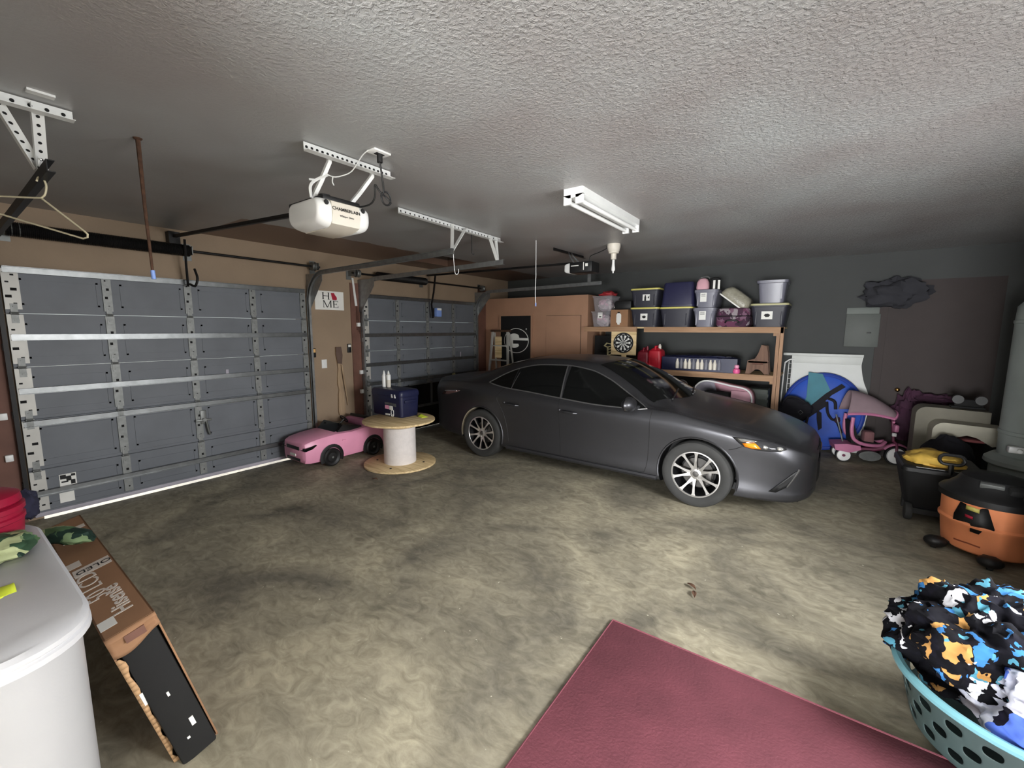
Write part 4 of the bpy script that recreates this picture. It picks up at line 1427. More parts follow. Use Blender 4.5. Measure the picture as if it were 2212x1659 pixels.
def keypad(y, z, label, lit):
    t = thing('door_control', label, 'control panel', (xw, y, z), group='wall door controls')
    b = B(); b.bx(0, .02, -.03, .03, -.065, .065, .004)
    obj('case', b, 'black', t)
    b = B(); b.bx(.02, .024, -.022, .022, .005 if lit else .02, .055, .002)
    obj('button', b, 'lit_button' if lit else 'paper', t)
keypad(3.28, 1.43, 'black door control with an amber button beside the bigger garage door', True)
keypad(3.845, 1.475, 'black door control with a small white button beside the smaller garage door', False)
t = thing('light_switch', 'white light switch plate below the HOME sign', 'switch', (xw, 3.435, 1.265))
b = B(); b.bx(0, .007, -.04, .04, -.062, .062, .002); obj('plate', b, 'white', t)
b = B(); b.bx(.007, .012, -.008, .008, -.015, .015); obj('toggle', b, 'white', t)
# wooden paddle and stick hung on the wall
t = thing('rowing_paddle', 'flat wooden paddle with a dark grip hung on the tan wall', 'paddle', (xw, 3.66, 1.0))
b = B()
pr = [(-.045, .50), (-.05, .40), (-.03, .27), (-.022, .18), (-.035, .05), (-.042, -.05), (-.02, -.13), (-.035, -.20), (-.045, -.45), (-.035, -.515), (.06, -.515), (.07, -.45), (.045, -.15), (.03, -.12), (.045, -.05), (.03, .05), (.02, .18), (.03, .27), (.05, .40), (.03, .50)]
b.prism(pr, 'x', .004, .028); obj('blade', b, 'pale_wood', t)
b = B(); b.prism([(-.05, .505), (-.055, .40), (-.03, .26), (.035, .25), (.052, .38), (.035, .505)], 'x', .029, .036); obj('grip', b, mat('worn_leather', srgb(98, 78, 68), .8, var=.2), t)
b = B(); b.tube([(.04, .03, .24), (.03, .07, -.05), (.02, .115, -.38)], [.014, .012, .009], 8)
tag(obj('wooden_stick', b, 'pale_wood'), 'thin wooden stick leaning beside the wall paddle', 'stick')
bpy.data.objects['wooden_stick'].location = (xw, 3.66, 1.0)
t = thing('strap_hook', 'white perforated strap with hanging cords beside the smaller garage door', 'strap', (xw, 3.96, 2.3))
b = B(); b.prism([(-.03, .22), (0, .22), (.05, -.19), (.01, -.19)], 'x', .016, .02); obj('strap', b, 'white_metal', t)
b = B()
for k in range(3):
    b.tube(catmull([(.03, .03 + .012 * k, -.19), (.035, .025 + .02 * k, -.35), (.03, .03 + .02 * k, -.55 - .03 * k)], 5), .006, 6)
obj('cord', b, 'brown_trim', t)
for k, (yy, zz) in enumerate(((4.005, 1.83), (4.02, 1.10), (4.02, .80))):
    b = B(); b.box((xw + .03, yy, zz), (.045, .05, .06), bev=.006)
    w = ['topmost', 'middle', 'lowest'][k]
    tag(obj('jamb_clip', b, 'white'), w + ' of three small white clips on the brown jamb of the smaller garage door', 'clip', 'jamb clips')
for k, zz in enumerate((.995, .62)):
    b = B(); b.box((xw + .03, .40 , zz), (.045, .05, .06), bev=.006)
    tag(obj('jamb_clip', b, 'white'), ['upper', 'lower'][k] + ' white clip on the jamb left of the bigger garage door', 'clip', 'jamb clips')

# ================================================================== cable spool table, cooler, toy car
t = thing('cable_spool', 'wooden cable spool table with a white drum', 'spool table', (-4.43, 3.63, 0))
for z0, z1, nm in ((0, .028, 'base_disc'), (.572, .60, 'top_disc')):
    b = B(); b.lathe([(0, z0), (.455, z0), (.462, z0 + .004), (.462, z1 - .004), (.455, z1), (0, z1)], (0, 0, 0), 'z', 64)
    obj(nm, b, 'ply', t)
b = B(); b.lathe([(0, .028), (.205, .028), (.207, .04), (.205, .50), (.19, .505), (.19, .51)], (0, 0, 0), 'z', 44)
obj('drum_wrap', b, mat('white_wrap', srgb(222, 216, 214), .8, var=.06, scale=14, bump=.3, bscale=30), t)
b = B(); b.lathe([(.19, .505), (.195, .572)], (0, 0, 0), 'z', 44, cap=False)
obj('drum_core', b, 'ply', t)
for k in range(4):
    a = .5 + pi / 2 * k
    b = B(); b.cyl((.32 * cos(a), .32 * sin(a), .026), (.32 * cos(a), .32 * sin(a), .034), .014, n=10); obj('bolt', b, 'black_metal', t)

t = thing('cooler', 'navy hard cooler with stickers standing on the cable spool table', 'cooler', (-4.72, 3.81, .60))
b = B()
b.rings([[(p, q, z) for p, q in rrect(w, d, .04, 4)] for z, w, d in ((.0, .58, .28), (.012, .60, .30), (.25, .62, .325), (.27, .62, .325))])
for sx in (-1, 1):
    b.bx(sx * .312 - .012, sx * .312 + .012, -.10, .10, .19, .23, .006)
obj('body', b, 'navy', t)
b = B(); b.rings([[(p, q, z) for p, q in rrect(w, d, .045, 4)] for z, w, d in ((.273, .63, .335), (.30, .638, .343), (.34, .63, .335), (.362, .60, .305), (.365, .58, .29))])
obj('lid', b, 'navy', t)
for xx in (.14, .20):
    b = B(); b.box((xx, -.168, .285), (.028, .012, .05), bev=.004); obj('latch', b, 'white_metal', t)
for sy in (-.04, .09):
    b = B(); b.ell((.318, sy, .215), (.006, .008, .008), 8, 6); obj('rivet', b, 'chrome', t)
for (x, z, w, h, m) in ((.02, .125, .075, .05, 'pink'), (.105, .12, .065, .055, 'paper'), (.06, .175, .16, .028, 'steel_dull'), (.18, .165, .06, .04, 'steel_dull'), (.03, .025, .09, .022, 'paper')):
    b = B(); b.box((x, -.1575, z), (w, .006, h)); obj('sticker', b, m, t)
b = B(); b.tube([(x + .13, -.158, z + .05) for x, z in rrect(.05, .085, .014, 3)], .004, 5, closed=True); b.box((.137, -.158, .023), (.03, .006, .025))
obj('bottle_sticker', b, 'paper', t)
def squeeze_bottle(x, y, label, fill):
    t = thing('squeeze_bottle', label, 'bottle', (x, y, .965), group='squeeze bottles on the cooler')
    b = B(); b.lathe([(0, 0), (.027, 0), (.03, .01), (.03, .15), (.022, .175), (.014, .182), (.014, .186), (0, .186)], (0, 0, 0), 'z', 20, mi=0)
    obj('bottle', b, 'white' if not fill else 'offwhite', t)
    if fill:
        b = B(); b.lathe([(.0305, .10), (.0305, .165), (.024, .174)], (0, 0, 0), 'z', 20, cap=False); obj('label_wrap', b, 'white', t)
    b = B(); b.lathe([(.017, .184), (.015, .196), (.006, .225), (.004, .228), (0, .228)], (0, 0, 0), 'z', 14); obj('nozzle', b, 'white', t)
squeeze_bottle(-4.93, 3.80, 'left white squeeze bottle on the navy cooler', False)
squeeze_bottle(-4.86, 3.82, 'right squeeze bottle on the navy cooler, yellowish in its lower half', True)
b = B(); b.grid(lambda u, v: (-4.335 + .12 * v + .02 * u, 3.86 + .10 * u - .03 * v, .603 + .03 * (1 - v) * sin(u * pi)), 6, 5)
tag(obj('paper_slip', b, 'neon', solid=.001), 'crumpled neon yellow slip of paper beside the navy cooler', 'note', 'neon yellow slips')

# black panel put in for the shaded foot of the smaller door, with a pale cloth at its end
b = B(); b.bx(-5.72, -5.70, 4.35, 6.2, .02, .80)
t = tag(obj('shade_panel', b, mat('gloss_black_sheet', srgb(22, 22, 23), .25, var=0)), 'glossy black panel for the shade at the foot of the smaller garage door', 'panel')
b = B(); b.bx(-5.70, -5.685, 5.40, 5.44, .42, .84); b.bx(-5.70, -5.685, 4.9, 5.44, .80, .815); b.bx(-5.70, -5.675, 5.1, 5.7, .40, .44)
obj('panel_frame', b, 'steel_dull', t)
b = lump((-5.71, 6.03, .83), (.03, .06, .10), 2.0, .3, 3)
tag(obj('draped_cloth', b, mat('pale_yellow_cloth', srgb(188, 180, 130), .9, var=.2)), 'pale yellow cloth hanging behind the tail of the car', 'cloth')

# pink toy car, nose towards -y
t = thing('toy_car', 'pink ride-on toy car with black wheels under the wall paddle', 'toy car', (-5.33, 3.34, 0))
b = B()
# local x across (near side +), y along (nose at -), lengthwise stations
st = [(-.66, .22, .12, .335), (-.64, .255, .10, .362), (-.58, .275, .09, .385), (-.45, .283, .085, .405), (-.25, .286, .08, .42), (-.18, .287, .08, .42), (.0, .288, .08, .41), (.2, .288, .08, .43), (.45, .285, .09, .46), (.58, .275, .11, .45), (.62, .25, .16, .42)]
rings = []
for y, w, z0, z1 in st:
    r = []
    for p, q in ((-w * .9, z0), (-w, z0 + .05), (-w, z1 - .07), (-w * .93, z1 - .02), (-w * .75, z1), (w * .75, z1), (w * .93, z1 - .02), (w, z1 - .07), (w, z0 + .05), (w * .9, z0)):
        r.append((p, y, q))
    rings.append(r)
b.rings(rings)
bmesh.ops.recalc_face_normals(b.bm, faces=b.bm.faces[:])
obj('body', b, 'pink', t, smooth=40)
for yy in (-.31, .32):
    for s in (-1, 1):
        b = B(); b.lathe([(.145, -.01), (.16, .006), (.165, .012), (.15, .016), (.12, .016)], (s * .281, yy, .125), 'x', 28, cap=True) if s > 0 else b.lathe([(.145, .01), (.16, -.006), (.165, -.012), (.15, -.016), (.12, -.016)], (s * .281, yy, .125), 'x', 28, cap=True)
        bmesh.ops.delete(b.bm, geom=[v for v in b.bm.verts if v.co.z < .05], context='VERTS')
        obj('wheel_arch', b, 'black', t)
        b = B(); b.lathe([(0, -.045), (.10, -.045), (.118, -.03), (.12, 0), (.118, .03), (.10, .045), (.07, .04), (.06, .03), (0, .034)], (s * .27, yy, .12), 'x', 30)
        w = obj('wheel', b, 'black', t)
        b = B(); b.lathe([(0, .0), (.018, 0), (.014, .008), (0, .01)], (s * .27 + s * (.036 if s > 0 else .046), yy, .12), 'x', 12); obj('hub_cap', b, 'steel_dull', w)
b = B(); b.prism([(-.19, .415), (-.10, .50), (.0, .475), (.18, .44), (.20, .41), (-.1, .40)], 'x', -.23, .23)
obj('cockpit', b, 'black', t)
b = B(); b.prism([(-.22, .415), (-.205, .415), (-.10, .515), (-.115, .515)], 'x', -.20, .20); obj('windscreen', b, 'car_glass', t)
b = B(); b.lathe([(.06, 0), (.07, .008), (.06, .016)], (0, 0, 0), 'z', 18, cap=False); b.bx(-.06, .06, -.008, .008, 0, .012); b.xf(Matrix.Translation((.05, .03, .53)) @ Matrix.Rotation(-.9, 4, 'X')); b.tube([(.05, .03, .53), (.05, -.05, .46)], .012, 6)
obj('steering_wheel', b, 'black', t)
b = B(); b.bx(-.18, .22, .19, .30, .40, .52, .03); obj('seat_back', b, mat('pink_seat', srgb(176, 112, 142), .6), t)
b = B(); b.prism([(.31, .44), (.33, .54), (.60, .46), (.60, .43)], 'x', -.24, .26); obj('rear_deck', b, 'black', t)
b = B(); b.bx(-.15, .15, -.668, -.652, .262, .305, .004); obj('grille', b, 'black', t)
for s in (-1, 1):
    b = B(); b.prism([(-.662, .265), (-.655, .298), (-.52, .325), (-.50, .315), (-.56, .278), (-.645, .262)], 'x', s * .275 if s < 0 else .18, s * .18 if s < 0 else .283); obj('headlight', b, 'car_glass', t)
b = B(); b.bx(-.16, .16, -.664, -.652, .118, .155, .004); obj('lower_grille', b, 'black', t)
b = B(); b.bx(-.07, .06, -.668, -.655, .175, .205); obj('number_plate', b, 'paper', t)
b = B(); b.box((.291, -.13, .31), (.01, .055, .016), bev=.004); obj('door_handle', b, 'pink', t)
# ================================================================== the timber shelf along the back wall
YF = 6.95          # front of the shelf
M['tote_dark'] = mat('dark_tote', srgb(46, 46, 56), 0.5, var=0.06)
M['tote_navy'] = mat('navy_tote', srgb(38, 38, 68), 0.45, var=0.06)
M['tote_lid'] = mat('yellow_tote_lid', srgb(205, 195, 105), 0.5, var=0.05)
M['clear_tote'] = mat('cloudy_clear_plastic', srgb(150, 150, 160), 0.3, var=0.05, alpha=0.5)
M['clear_grey'] = mat('cloudy_grey_plastic', srgb(116, 116, 128), 0.35, var=0.05)
M['clear_box'] = mat('clear_box_plastic', srgb(205, 200, 205), 0.2, var=0, alpha=0.3)
M['cloth_pale'] = patches('pale_clothes', [srgb(205, 192, 196), srgb(180, 168, 174), srgb(214, 176, 190), srgb(150, 140, 148)], 9, .9)
M['floral'] = patches('floral_print', [srgb(74, 50, 66), srgb(104, 62, 84), srgb(148, 138, 142), srgb(62, 46, 58), srgb(120, 90, 108)], 14, .8, .6)
M['bag_pink'] = mat('dusty_pink_fabric', srgb(206, 158, 168), .8, var=.06)
M['film'] = mat('bubble_film', srgb(150, 146, 130), .3, var=.15, scale=20, bump=.5, bscale=50)

t = thing('timber_shelf', 'rough timber shelf with two decks of lumber on the back wall behind the car', 'shelf', (-1.4, 7.3, 0))
b = B(); b.bx(-2.365, -.44, YF, YF + .04, 1.73, 1.812); obj('front_rail', b, 'pine', t, world=True)
b = B(); b.bx(-3.34, -.52, YF, YF + .04, 1.055, 1.14); obj('front_rail', b, 'pine', t, world=True)
b = B(); b.bx(-2.49, -.44, YF + .04, 7.62, 1.79, 1.812); obj('deck', b, 'ply', t, world=True)
b = B(); b.bx(-3.34, -.44, YF + .04, 7.62, 1.12, 1.14); obj('deck', b, 'ply', t, world=True)
for x0, y in ((-.52, YF), (-.52, 7.58), (-3.42, 7.58)):
    b = B(); b.bx(x0, x0 + .04, y - .0, y + .09, 0, 1.73); obj('post', b, 'pine_z', t, world=True)
b = B(); b.bx(-.475, -.435, YF, YF + .09, 0, 1.81); obj('post', b, 'pine_z', t, world=True)
for z in (1.69, 1.015):
    b = B(); b.bx(-.56, -.52, YF + .04, 7.6, z, z + .09); obj('side_rail', b, 'pine', t, world=True)
t = thing('wall_ledge', 'wooden ledge beside the brown closet carrying clear boxes, dartboard hung under it', 'shelf', (-2.9, 7.2, 1.74))
b = B(); b.bx(-3.43, -2.49, YF, YF + .04, 1.735, 1.815); obj('front_rail', b, 'pine', t, world=True)
b = B(); b.bx(-3.43, -2.49, YF + .04, 7.62, 1.795, 1.815); obj('deck', b, 'ply', t, world=True)

# ---- totes
def tote(x0, x1, z0, h, label, body='tote_dark', lid='tote_lid', sticker=None, depth=.60, yf=None, taper=.045, group='lidded totes on the shelf'):
    yf = YF - .02 if yf is None else yf
    w = x1 - x0
    t = thing('storage_tote', label, 'tote', ((x0 + x1) / 2, yf + depth / 2, z0), group=group)
    b = B()
    hb = h - (.03 if lid else 0)
    b.rings([[(p, q, z) for p, q in rrect(ww, dd, .05, 4)] for z, ww, dd in ((0, w - 2 * taper, depth - 2 * taper), (hb * .93, w - .022, depth - .022), (hb * .935, w - .004, depth - .004), (hb, w - .004, depth - .004))])
    for k in (-1, 1):
        b.bx(k * w * .33 - .012, k * w * .33 + .012, -depth / 2 + taper * .4, -depth / 2 + taper * .4 + .02, hb * .1, hb * .85, .004)
    obj('bin', b, body, t)
    if lid:
        b = B()
        b.rings([[(p, q, z) for p, q in rrect(ww, dd, .05, 4)] for z, ww, dd in ((hb + .001, w, depth), (h - .006, w, depth), (h, w - .02, depth - .02))])
        obj('lid', b, lid, t)
    if sticker:
        sx, sz, sw, sh, kind = sticker
        yy = -depth / 2 + taper * (1 - (sz / hb)) * .95 - .004
        b = B(); b.bx(sx - sw / 2, sx + sw / 2, yy - .003, yy + .004, sz - sh / 2, sz + sh / 2)
        if kind == 'pic':
            b.prism([(sx - sw * .28, sz), (sx - sw * .1, sz - sh * .22), (sx + sw * .18, sz - sh * .2), (sx + sw * .3, sz + sh * .04), (sx + sw * .1, sz + sh * .2), (sx - sw * .18, sz + sh * .16)], 'y', yy - .0045, yy - .003, mi=1)
        elif kind == 'person':
            b.bx(sx - sw * .25, sx, yy - .0045, yy - .003, sz - sh * .5, sz + sh * .15, mi=1); b.bx(sx - sw * .2, sx - sw * .05, yy - .0045, yy - .003, sz + sh * .15, sz + sh * .35, mi=1)
            b.prism([(sx + sw * .2, sz), (sx + sw * .45, sz + sh * .3), (sx + sw * .4, sz - sh * .2)], 'y', yy - .0045, yy - .003, mi=1)
        else:
            for k in range(3):
                b.bx(sx - sw * .35, sx + sw * .3, yy - .0045, yy - .003, sz + sh * (.34 - .12 * k), sz + sh * (.38 - .12 * k), mi=1)
        obj('label_card', b, ['paper', 'ink_black'], t)
    return t
Z0 = 1.814
tote(-2.61, -2.135, Z0, .315, 'dark yellow-lidded tote directly on the shelf, right of the cardboard box, square picture label', sticker=(.0, .16, .115, .105, 'pic'))
tote(-2.615, -2.14, Z0 + .317, .30, 'dark yellow-lidded tote stacked above the leftmost tote, label with a small figure', sticker=(.03, .15, .115, .10, 'person'))
tote(-2.13, -1.635, Z0, .31, 'dark yellow-lidded tote without a label under the upturned navy tote')
t = thing('storage_tote', 'plain navy tote standing upside down on a yellow lid', 'tote', (-1.87, 7.25, Z0 + .312), group='lidded totes on the shelf')
b = B(); b.rings([[(p, q, z) for p, q in rrect(w, d, .05, 4)] for z, w, d in ((0, .50, .60), (.03, .50, .60), (.032, .485, .585), (.35, .445, .545), (.37, .42, .52))])
obj('bin', b, 'tote_navy', t)
tote(-.865, -.40, Z0, .325, 'wide dark tote with a picture label at the right end of the shelf', lid=mat('pale_yellow_lid', srgb(176, 172, 128), .5, var=.05), sticker=(-.02, .16, .135, .11, 'pic'), taper=.05)
tote(-1.63, -1.305, Z0, .285, 'lower of the two cloudy grey bins with a white list label', body='clear_grey', lid='clear_grey', sticker=(-.02, .17, .095, .13, 'list'))
tote(-1.625, -1.29, Z0 + .287, .265, 'upper of the two cloudy grey bins with a white list label, pink bag on top', body='clear_grey', lid='clear_grey', sticker=(-.03, .15, .09, .13, 'list'))
t = thing('storage_tote', 'tall lidless translucent bin at the top right of the shelf', 'tote', (-.62, 7.2, Z0 + .327), group='lidded totes on the shelf')
b = B(); b.rings([[(p, q, z) for p, q in rrect(w, d, .05, 4)] for z, w, d in ((0, .29, .40), (.27, .34, .46), (.275, .375, .49), (.31, .38, .50))])
obj('bin', b, 'clear_grey', t)
b = B(); b.box((.115, -.222, .15), (.022, .006, .19), (.1, 0, 0)); obj('label_card', b, mat('pale_strip', srgb(160, 160, 168), .5), t)

# floral suitcase and the tilted wrapped tray on it
t = thing('suitcase', 'floral purple soft suitcase lying between the grey bins and the right tote', 'suitcase', (-1.085, 7.22, Z0))
b = B(); b.rings([[(p, q, z) for p, q in rrect(w, d, .07, 5)] for z, w, d in ((0, .40, .50), (.03, .44, .54), (.20, .445, .545), (.26, .42, .52), (.275, .36, .46))])
obj('shell', b, 'floral', t)
b = B(); b.tube(catmull([(-.09, -.268, .06), (-.06, -.285, .09), (.06, -.285, .09), (.09, -.268, .06)], 4), .012, 6); obj('handle', b, 'black', t)
b = B(); b.tube([(p, q, .155) for p, q in rrect(.455, .555, .07, 5)], .006, 5, closed=True); obj('zip', b, 'black', t)
t = thing('wrapped_tray', 'tilted tray in clear bubble film leaning on the floral suitcase', 'tray', (-1.12, 7.20, 2.15), rot=Matrix.Rotation(radians(38), 3, 'Y'))
b = B()
b.rings([[(p, q, z) for p, q in rrect(w, d, .07, 5)] for z, w, d in ((.03, .42, .40), (.05, .44, .42), (.12, .42, .40), (.185, .34, .33), (.20, .26, .26))])
obj('film_cover', b, 'film', t)
b = B(); b.rings([[(p, q, z) for p, q in rrect(.45, .43, .05, 5)] for z in (.012, .03)]); obj('tray_edge', b, 'paper', t)

t = thing('backpack', 'small dusty pink bag on top of the cloudy grey bins', 'bag', (-1.525, 7.05, Z0 + .553))
b = B(); b.rings([[(p, q, z) for p, q in rrect(w, d, .05, 5)] for z, w, d in ((0, .165, .14), (.03, .18, .15), (.11, .165, .15), (.155, .12, .12), (.17, .06, .07))])
obj('bag_body', b, 'bag_pink', t)
b = B(); b.tube(catmull([(-.06, 0, .155), (-.03, .02, .19), (.05, .02, .195), (.085, .03, .17)], 5), .012, 6); obj('strap', b, 'steel_dull', t)
t = thing('dark_bag', 'small black and white bag squeezed behind the pink bag', 'bag', (-1.36, 7.08, Z0 + .553))
b = B(); b.rings([[(p, q, z) for p, q in rrect(w, d, .03, 4)] for z, w, d in ((0, .13, .12), (.12, .13, .12), (.165, .12, .10), (.18, .08, .06))])
obj('bag_body', b, 'black_matte', t)
for xx in (-.02, .045):
    b = B(); b.bx(xx, xx + .03, -.067, -.061, .0, .13); obj('white_strap', b, 'paper', t)

# ---- ledge: clear boxes, cardboard box, black case, red thing
def clear_box(x0, x1, z0, h, label, tagged):
    w = x1 - x0
    t = thing('clear_box', label, 'box', ((x0 + x1) / 2, YF + .19, z0), group='clear boxes of clothes on the ledge')
    b = B(); b.rings([[(p, q, z) for p, q in rrect(ww, dd, .03, 4)] for z, ww, dd in ((0, w - .07, .30), (h - .02, w - .02, .36))])
    obj('bin', b, 'clear_box', t)
    b = B(); b.rings([[(p, q, z) for p, q in rrect(w, .385, .03, 4)] for z in (h - .02, h)]); obj('lid', b, 'clear_box', t)
    b = lump((0, 0, h * .42), ((w - .09) / 2, .13, h * .40), 3.0, .22, 3 if tagged else 8, flat=-h * .40)
    obj('contents', b, 'cloth_pale', t, label='folded pale clothes seen through the box')
    if tagged:
        b = B(); b.bx(-.045, .04, -.176, -.172, h * .55, h - .02); b.bx(-.02, .02, -.178, -.176, h * .62, h * .68, mi=1)
        obj('label_card', b, ['paper', 'ink_black'], t)
clear_box(-3.315, -2.965, 1.817, .262, 'lower clear box of pale clothes beside the brown closet', True)
clear_box(-3.30, -2.93, 2.081, .258, 'upper clear box of pale clothes with a red bundle on its lid', False)
b = lump((-3.08, YF + .20, 2.372), (.135, .11, .05), 2.4, .35, 6, flat=-.03)
tag(obj('red_bundle', b, mat('red_plastic_bag', srgb(168, 52, 56), .45, var=.15)), 'crumpled red plastic bundle on top of the clear boxes', 'bag')
t = thing('cardboard_box', 'small brown cardboard box with a white bottle picture on the ledge', 'box', (-2.80, YF + .18, 1.817))
b = B(); b.bx(-.152, .152, -.16, .16, 0, .283); obj('carton', b, 'card', t)
b = B(); b.prism([(-.03, .04), (.01, .03), (.015, .06), (.035, .07), (.035, .20), (.01, .225), (-.03, .225), (-.048, .20), (-.048, .07), (-.03, .065)], 'y', -.1615, -.16)
b.bx(-.03, .01, -.1618, -.1612, .225, .245, mi=1); obj('printed_bottle', b, ['paper', 'ink_black'], t)
t = thing('black_case', 'black plastic case lying on the brown cardboard box', 'case', (-2.76, YF + .22, 2.101))
b = B(); b.box((0, 0, .075), (.30, .34, .15), bev=.03); b.bx(-.14, .14, -.175, -.165, .02, .11, .004); obj('shell', b, 'black', t)
b = B(); b.ell((-.145, -.165, .045), (.012, .008, .02), 10, 6); obj('latch', b, 'chrome', t)

# ---- dartboard hung below the ledge, black panel with a pale emblem
t = thing('dartboard', 'black and white dartboard on a square wooden backing below the ledge', 'dartboard', (-2.69, YF - .03, 1.55))
b = B(); b.bx(-.215, .215, 0, .02, -.20, .185); obj('backing_board', b, 'ply', t)
b = B(); b.lathe([(0, -.018), (.165, -.018), (.17, -.012), (.17, 0), (0, 0)], (0, 0, 0), 'y', 60)
disc = obj('disc', b, 'ink_black', t)
b = B()
for k in range(20):
    a0, a1 = 2 * pi * (k - .5) / 20, 2 * pi * (k + .5) / 20
    def wedge(r0, r1, y=-.0195):
        vs = [b.bm.verts.new((r * sin(a), y, r * cos(a))) for r, a in ((r0, a0), (r1, a0), (r1, a1), (r0, a1))]
        b.bm.faces.new(vs)
    if k % 2:
        wedge(.014, .078); wedge(.082, .128)
    else:
        pass
    if k % 2 == 0:
        wedge(.142, .15)
obj('scoring_sectors', b, 'paper', disc, solid=.0008)
b = B(); b.lathe([(0, -.021), (.012, -.021), (.012, -.018)], (0, 0, 0), 'y', 16); obj('bull', b, 'steel_dull', disc)
b = B(); b.bx(-.03, .05, .005, .02, -.30, -.20); obj('lower_batten', b, 'ply', t)
t = thing('emblem_panel', 'black panel with a pale winged emblem in the recess left of the dartboard', 'sign', (-3.16, 7.27, 1.143))
b = B(); b.bx(-.21, .24, 0, .015, 0, .52); obj('board', b, 'black_matte', t)
b = B()
for poly in ([(-.035, .335), (.02, .395), (.12, .375), (.115, .36), (.035, .375), (.0, .34), (.04, .325), (.10, .335), (.095, .32), (.03, .305)],
             [(.03, .32), (.06, .32), (.065, .16), (.04, .13), (.035, .2)], [(.06, .285), (.115, .295), (.11, .28), (.06, .265)], [(.06, .235), (.12, .25), (.115, .232), (.06, .215)], [(.06, .18), (.11, .20), (.105, .18), (.06, .155)]):
    b.prism(poly, 'y', -.002, 0)
obj('emblem', b, mat('cream_print', srgb(205, 196, 150), .7), t)
t = thing('round_emblem', 'black oval sign with a white letter G on the black closet door', 'sign', (-4.99, 7.085, 1.54))
def oval(rx, rz, n=48, a0=0, a1=2 * pi):
    return [(rx * cos(a0 + (a1 - a0) * k / n), rz * sin(a0 + (a1 - a0) * k / n)) for k in range(n)]
b = B(); b.prism(oval(.30, .247), 'y', -.004, 0); obj('rim', b, 'paper', t)
b = B(); b.prism(oval(.288, .235), 'y', -.0055, -.004); obj('field', b, 'ink_black', t)
b = B()
g = [(-.05 + .175 * cos(a), .145 * sin(a) - .005) for a in [radians(22 + 316 * k / 40) for k in range(41)]]
g = [p for p in g if not (p[0] > .06 and p[1] < -.02 and False)]
out = [(-.05 + .17 * cos(a), .145 * sin(a)) for a in [radians(18 + (332 - 18) * k / 40) for k in range(41)]]
poly = [(.285, .055), (.08, .055)] + [q for q in out if q[0] < .075] + [(.055, -.06), (-.075, -.06), (-.075, .008), (.288, .008)]
b.prism(poly, 'y', -.007, -.0055); obj('letter', b, 'paper', t)

# ---- lower deck: fuel cans, drinks crate, pink bottle, wooden stool
def fuel_can(x, s, label, m):
    t = thing('fuel_can', label, 'fuel can', (x, YF + .16, 1.142), group='red fuel cans')
    b = B(); b.rings([[(p * s, q * s, z * s) for p, q in rrect(w, d, .04, 5)] for z, w, d in ((0, .19, .24), (.02, .205, .26), (.20, .205, .26), (.27, .19, .24), (.31, .12, .15), (.325, .06, .07))])
    b.tube([Vector(p) * s for p in ((0, -.09, .27), (0, -.07, .335), (0, .07, .345), (0, .10, .28))], .018 * s, 8)
    b.box((0, -.128 * s, .12 * s), (.10 * s, .012 * s, .10 * s), bev=.005); obj('can', b, m, t)
    b = B(); b.cyl((.05 * s, -.02, .30 * s), (.05 * s, -.02, .355 * s), .022 * s, n=14); b.cyl((.05 * s, -.02, .355 * s), (.05 * s, -.02, .375 * s), .014 * s, n=12); obj('cap', b, 'offwhite' if m == 'red_can' else m, t)
fuel_can(-2.19, 1.05, 'bright red fuel can with a pale cap on the lower deck', 'red_can')
fuel_can(-2.385, .95, 'darker red fuel can with a dark cap left of the bright red one', mat('deep_red_plastic', srgb(128, 26, 44), .45, var=.08))
t = thing('drinks_crate', 'long navy carton with a clear front full of pale bottles', 'crate', (-1.52, YF + .17, 1.142))
b = B(); b.bx(-.54, .54, -.13, .15, 0, .20); b.bx(-.54, -.33, -.145, -.13, 0, .205); b.bx(.34, .54, -.145, -.13, 0, .205); b.bx(-.33, .34, -.145, -.13, 0, .03); obj('carton', b, 'navy', t)
b = lump((0, 0, .21), (.50, .13, .03), 4, .3, 5); obj('wrap_top', b, 'navy', t)
for k in range(11):
    b = B(); xk = -.30 + .06 * k
    b.lathe([(0, 0), (.026, 0), (.027, .09), (.014, .13), (.014, .15), (0, .15)], (xk, -.148, .032), 'z', 12); obj('bottle', b, 'clear_tote' if k % 3 == 1 else 'offwhite', t)
t = thing('spray_bottle', 'small pink bottle at the right end of the navy carton', 'bottle', (-.985, YF + .03, 1.142))
b = B(); b.lathe([(0, 0), (.04, 0), (.05, .02), (.045, .06), (.025, .075)], (0, 0, 0), 'z', 16); obj('bottle', b, mat('hot_pink', srgb(226, 96, 150), .4), t)
b = B(); b.lathe([(.026, .075), (.035, .09), (.03, .12), (0, .13)], (0, 0, 0), 'z', 14); obj('cap', b, 'pink', t)
t = thing('wooden_stool', 'small brown wooden stool with an arched foot on the lower deck', 'stool', (-.73, YF + .2, 1.142))
arch = [(.155 - .31 * k / 12 if False else 0, 0) for k in range(0)]
side = [(-.15, 0), (-.09, 0)] + [(-.09 + .18 * k / 10, .07 * sin(pi * k / 10)) for k in range(1, 10)] + [(.09, 0), (.15, 0), (.13, .16), (.12, .30), (.10, .40), (.03, .42), (.0, .30), (-.04, .22), (-.13, .19)]
for yy in (-.10, .10):
    b = B(); b.prism(side, 'y', yy, yy + .02); obj('side_panel', b, 'dim_wood', t)
b = B(); b.bx(-.12, .12, -.10, .12, .16, .185); obj('seat', b, 'dim_wood', t)
b = B(); b.cyl((-.07, -.105, .15), (.07, -.105, .15), .012, n=8); obj('rung', b, 'brown_trim', t)
